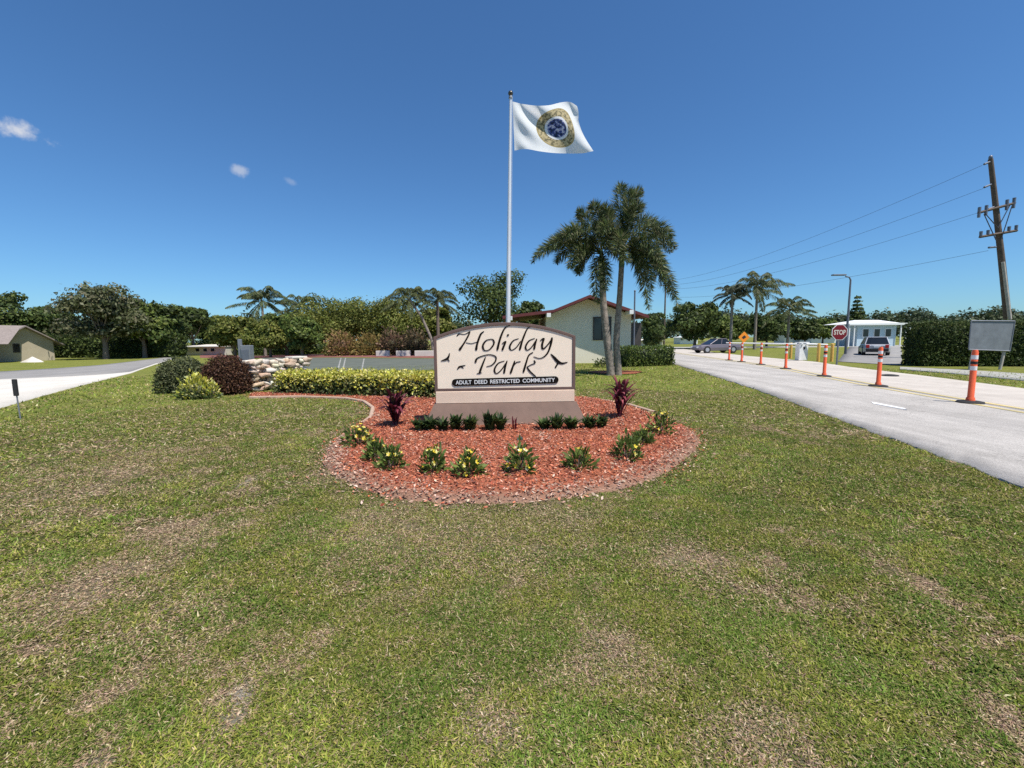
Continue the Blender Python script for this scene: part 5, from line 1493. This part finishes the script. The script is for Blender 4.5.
fr_.build('frame', M['grey_metal'], fa)
lt_ = at(1006, 350, Yb); lb_ = at(1001, 368.5, Yb)
MB().tube([(lb_[0] - p[0], .05, -.1), (lt_[0] - p[0] + .15, .05, lt_[2] + 1.2)], .055, 6).build('leg', M['wood_light'], bd)
lt_ = at(975, 350, Yb); MB().tube([(lt_[0] - p[0] - .1, .05, -.1), (lt_[0] - p[0] + .1, .05, lt_[2] + 1.2)], .055, 6).build('leg', M['wood_light'], bd)
# street lamp
Yl = 36.0; b_ = at(845.5, 352, Yl); tz = at(846, 277, Yl)[2]; sc = Yl / F
sl_ = thing('street_lamp', 'tall grey street lamp with arm reaching left above the stop sign', 'street lamp', (b_[0], Yl, 0))
MB().tube([(0, 0, -.1), (0, 0, tz * .6), (0, 0, tz - .25), (-.12, 0, tz - .03), (-.45, 0, tz + .06)], [.10, .08, .065, .055, .05], 10).build('pole', M['lamp_grey'], sl_)
hd_ = MB().box((-12.0 * sc, 0, tz + 2.0 * sc), (13 * sc, .32, .11), 0, .04); hd_.build('lamp_head', M['lamp_grey'], sl_)

# ------------------------------------------------------------------ utility pole and wires
UY = 27.0
tp_ = at(990.5, 159, UY); bt_ = at(1012.5, 358, UY)
up_ = thing('utility_pole', 'tall leaning wooden utility pole with two crossarms behind the tall hedge', 'utility pole', (bt_[0], UY, 0))
U = lambda px, py, dy=0: at(px, py, UY + dy) - np.array([bt_[0], UY, 0])
tl = U(990.5, 159); 
MB().tube([(bt_[0] - bt_[0], 0, -.2), (tl[0] * .5, 0, tl[2] * .5), tl], [.20, .165, .12], 12).build('pole', M['wood_pole'], up_)
a_ = U(1003, 262, -.22); b2 = U(1015, 358, -.25)
MB().tube([b2 + [0, 0, -.1], a_], [.10, .08], 8).build('riser_pipe', M['wood_light'], up_)
for (pa, pb) in (((978, 213), (1015, 203)), ((979.5, 237), (1017, 230.5))):
    A_, B_ = U(*pa, -.2), U(*pb, -.2)
    ar = MB().tube([A_, B_], .075, 4).build('crossarm', M['wood_pole'], up_)
    for q in (.03, .22, .78, .97):
        c = A_ + (B_ - A_) * q
        MB().tube([c + [0, 0, -.28 if pa[1] < 220 else .05], c + [0, 0, .32]], [.07, .08], 8).build('insulator', M['lamp_grey'], ar)
    for s in (-.85, .85): pass
br = MB()
for (pa, pb) in (((984, 212), (998, 228)), ((1010, 205), (998, 228)), ((984, 214), (996, 240)), ((1012, 206), (1001, 240))): br.tube([U(*pa, -.25), U(*pb, -.25)], .025, 5)
br.build('jumper_wire', M['wire'], up_)
for py_ in (161, 184, 206, 247):
    c = U(992 if py_ < 200 else 996, py_, 0)
    MB().tube([c, c + np.array([-.55, -.1, -.22 if py_ < 240 else -.05])], [.05, .06], 8).build('strain_insulator', M['lamp_grey'], up_)
MB().ball(tl + [0, 0, .08], .10, (1, 1, 1.4)).build('pole_cap', M['lamp_grey'], up_)
# far pole
FYp = 96.0; fb = at(664, 343, FYp); ft_ = at(664, 281, FYp)
u2 = thing('far_utility_pole', 'distant wooden utility pole half hidden by the palm fronds', 'utility pole', (fb[0], FYp, 0))
MB().tube([(0, 0, -.2), (0, 0, ft_[2])], [.22, .14], 10).build('pole', M['wood_pole'], u2)
MB().box((0, 0, ft_[2] - 1.0), (2.4, .12, .14)).build('crossarm', M['wood_pole'], u2)
wl4 = ['top overhead wire running left from the utility pole', 'second overhead wire from the top of the utility pole', 'third overhead wire from the top of the utility pole', 'lowest overhead wire running left from the utility pole']
for k, (pa, zoff) in enumerate((((989, 162.5), 0.0), ((990, 185.5), -.9), ((992, 207.5), -1.7), ((995, 247.5), -3.4))):
    A_ = at(*pa, UY); A_ = A_ + [-.5, -.1, -.2]; B_ = np.array([fb[0], FYp, ft_[2] + zoff])
    pts = []
    for t_ in np.linspace(0, 1, 26):
        q = A_ * (1 - t_) + B_ * t_; q[2] -= 4 * t_ * (1 - t_) * (1.3 if k < 3 else 1.0); pts.append(q)
    o = MB().tube([q - A_ for q in pts], [.009 + .010 * t_ for t_ in np.linspace(0, 1, 26)], 5).build('overhead_wire', M['wire'], None, tuple(A_))
    tag(o, wl4[k], 'power line', 'overhead wires')
    # splice sleeve near the pole
    q = pts[2]
for k, pa in enumerate(((987, 162), (987, 186))):
    pass

# ------------------------------------------------------------------ light and sky
sv = Vector((.34, -.33, 1.0)).normalized()
el = math.asin(sv.z); az = math.atan2(sv.x, sv.y)
sd = bpy.data.lights.new('sun', 'SUN'); sd.energy = 5.0; sd.angle = rad(.53); sd.color = (1.0, .955, .89)
so = bpy.data.objects.new('sun', sd); COL.objects.link(so); so.rotation_euler = (-sv).to_track_quat('-Z', 'Y').to_euler(); so.location = (0, 0, 30)
w = bpy.data.worlds.new('World'); SC.world = w; w.use_nodes = True; nt = w.node_tree
bgn = nt.nodes['Background']; bgn.inputs['Strength'].default_value = .088
sk = nt.nodes.new('ShaderNodeTexSky'); sk.sky_type = 'NISHITA'; sk.sun_disc = False; sk.sun_elevation = el; sk.sun_rotation = az
sk.altitude = 0; sk.air_density = 1.0; sk.dust_density = .35; sk.ozone_density = 3.0
tc = nt.nodes.new('ShaderNodeTexCoord')
hs = nt.nodes.new('ShaderNodeVectorMath'); hs.operation = 'MULTIPLY'; lk(nt, sk.outputs['Color'], hs.inputs[0]); hs.inputs[1].default_value = (.56, .90, 1.19)
col = hs.outputs[0]
nz = nt.nodes.new('ShaderNodeTexNoise'); nz.inputs['Scale'].default_value = 26; nz.inputs['Detail'].default_value = 7; nz.inputs['Roughness'].default_value = .62; lk(nt, tc.outputs['Generated'], nz.inputs['Vector'])
for (px, py, sx_, sy_, amt, an_) in ((20, 132, .040, .017, 1.0, 24), (238, 169, .020, .011, .42, 20), (292, 182, .022, .008, .16, 28)):
    d = ray(px, py); d = d / np.linalg.norm(d)
    u_ = ray(px + 1, py); u_ = u_ / np.linalg.norm(u_) - d; u_ /= np.linalg.norm(u_); v_ = np.cross(d, u_)
    ca_, sa_ = math.cos(rad(-an_)), math.sin(rad(-an_))
    e1 = (u_ * ca_ + v_ * sa_ * -1) / sx_; e2 = (u_ * sa_ + v_ * ca_) / sy_
    sub = nt.nodes.new('ShaderNodeVectorMath'); sub.operation = 'SUBTRACT'; lk(nt, tc.outputs['Generated'], sub.inputs[0]); sub.inputs[1].default_value = tuple(d)
    def dot(e):
        n = nt.nodes.new('ShaderNodeVectorMath'); n.operation = 'DOT_PRODUCT'; lk(nt, sub.outputs[0], n.inputs[0]); n.inputs[1].default_value = tuple(e); return n.outputs['Value']
    a_, b_ = dot(e1), dot(e2)
    r2_ = math_n('ADD', math_n('MULTIPLY', a_, a_), math_n('MULTIPLY', b_, b_))
    rr_ = math_n('SQRT', r2_)
    val = math_n('SUBTRACT', math_n('ADD', math_n('MULTIPLY', nz.outputs['Fac'], 2.6), -.35), rr_)
    cl = nt.nodes.new('ShaderNodeMapRange'); cl.interpolation_type = 'SMOOTHSTEP'; cl.inputs['From Min'].default_value = 0; cl.inputs['From Max'].default_value = .9; cl.inputs['To Max'].default_value = min(1, amt * 1.3)
    lk(nt, val, cl.inputs['Value'])
    m_ = nt.nodes.new('ShaderNodeMix'); m_.data_type = 'RGBA'; lk(nt, cl.outputs['Result'], m_.inputs[0]); lk(nt, col, m_.inputs[6]); m_.inputs[7].default_value = (6.0, 6.3, 7.0, 1); col = m_.outputs[2]
lk(nt, col, bgn.inputs['Color'])
SC.view_settings.view_transform = 'Standard'; SC.view_settings.look = 'None'; SC.view_settings.gamma = 1; SC.view_settings.exposure = 0.34
SC.render.engine = 'CYCLES'
SC.cycles.use_denoising = False
SC.cycles.max_bounces = 6; SC.cycles.diffuse_bounces = 3; SC.cycles.transparent_max_bounces = 6
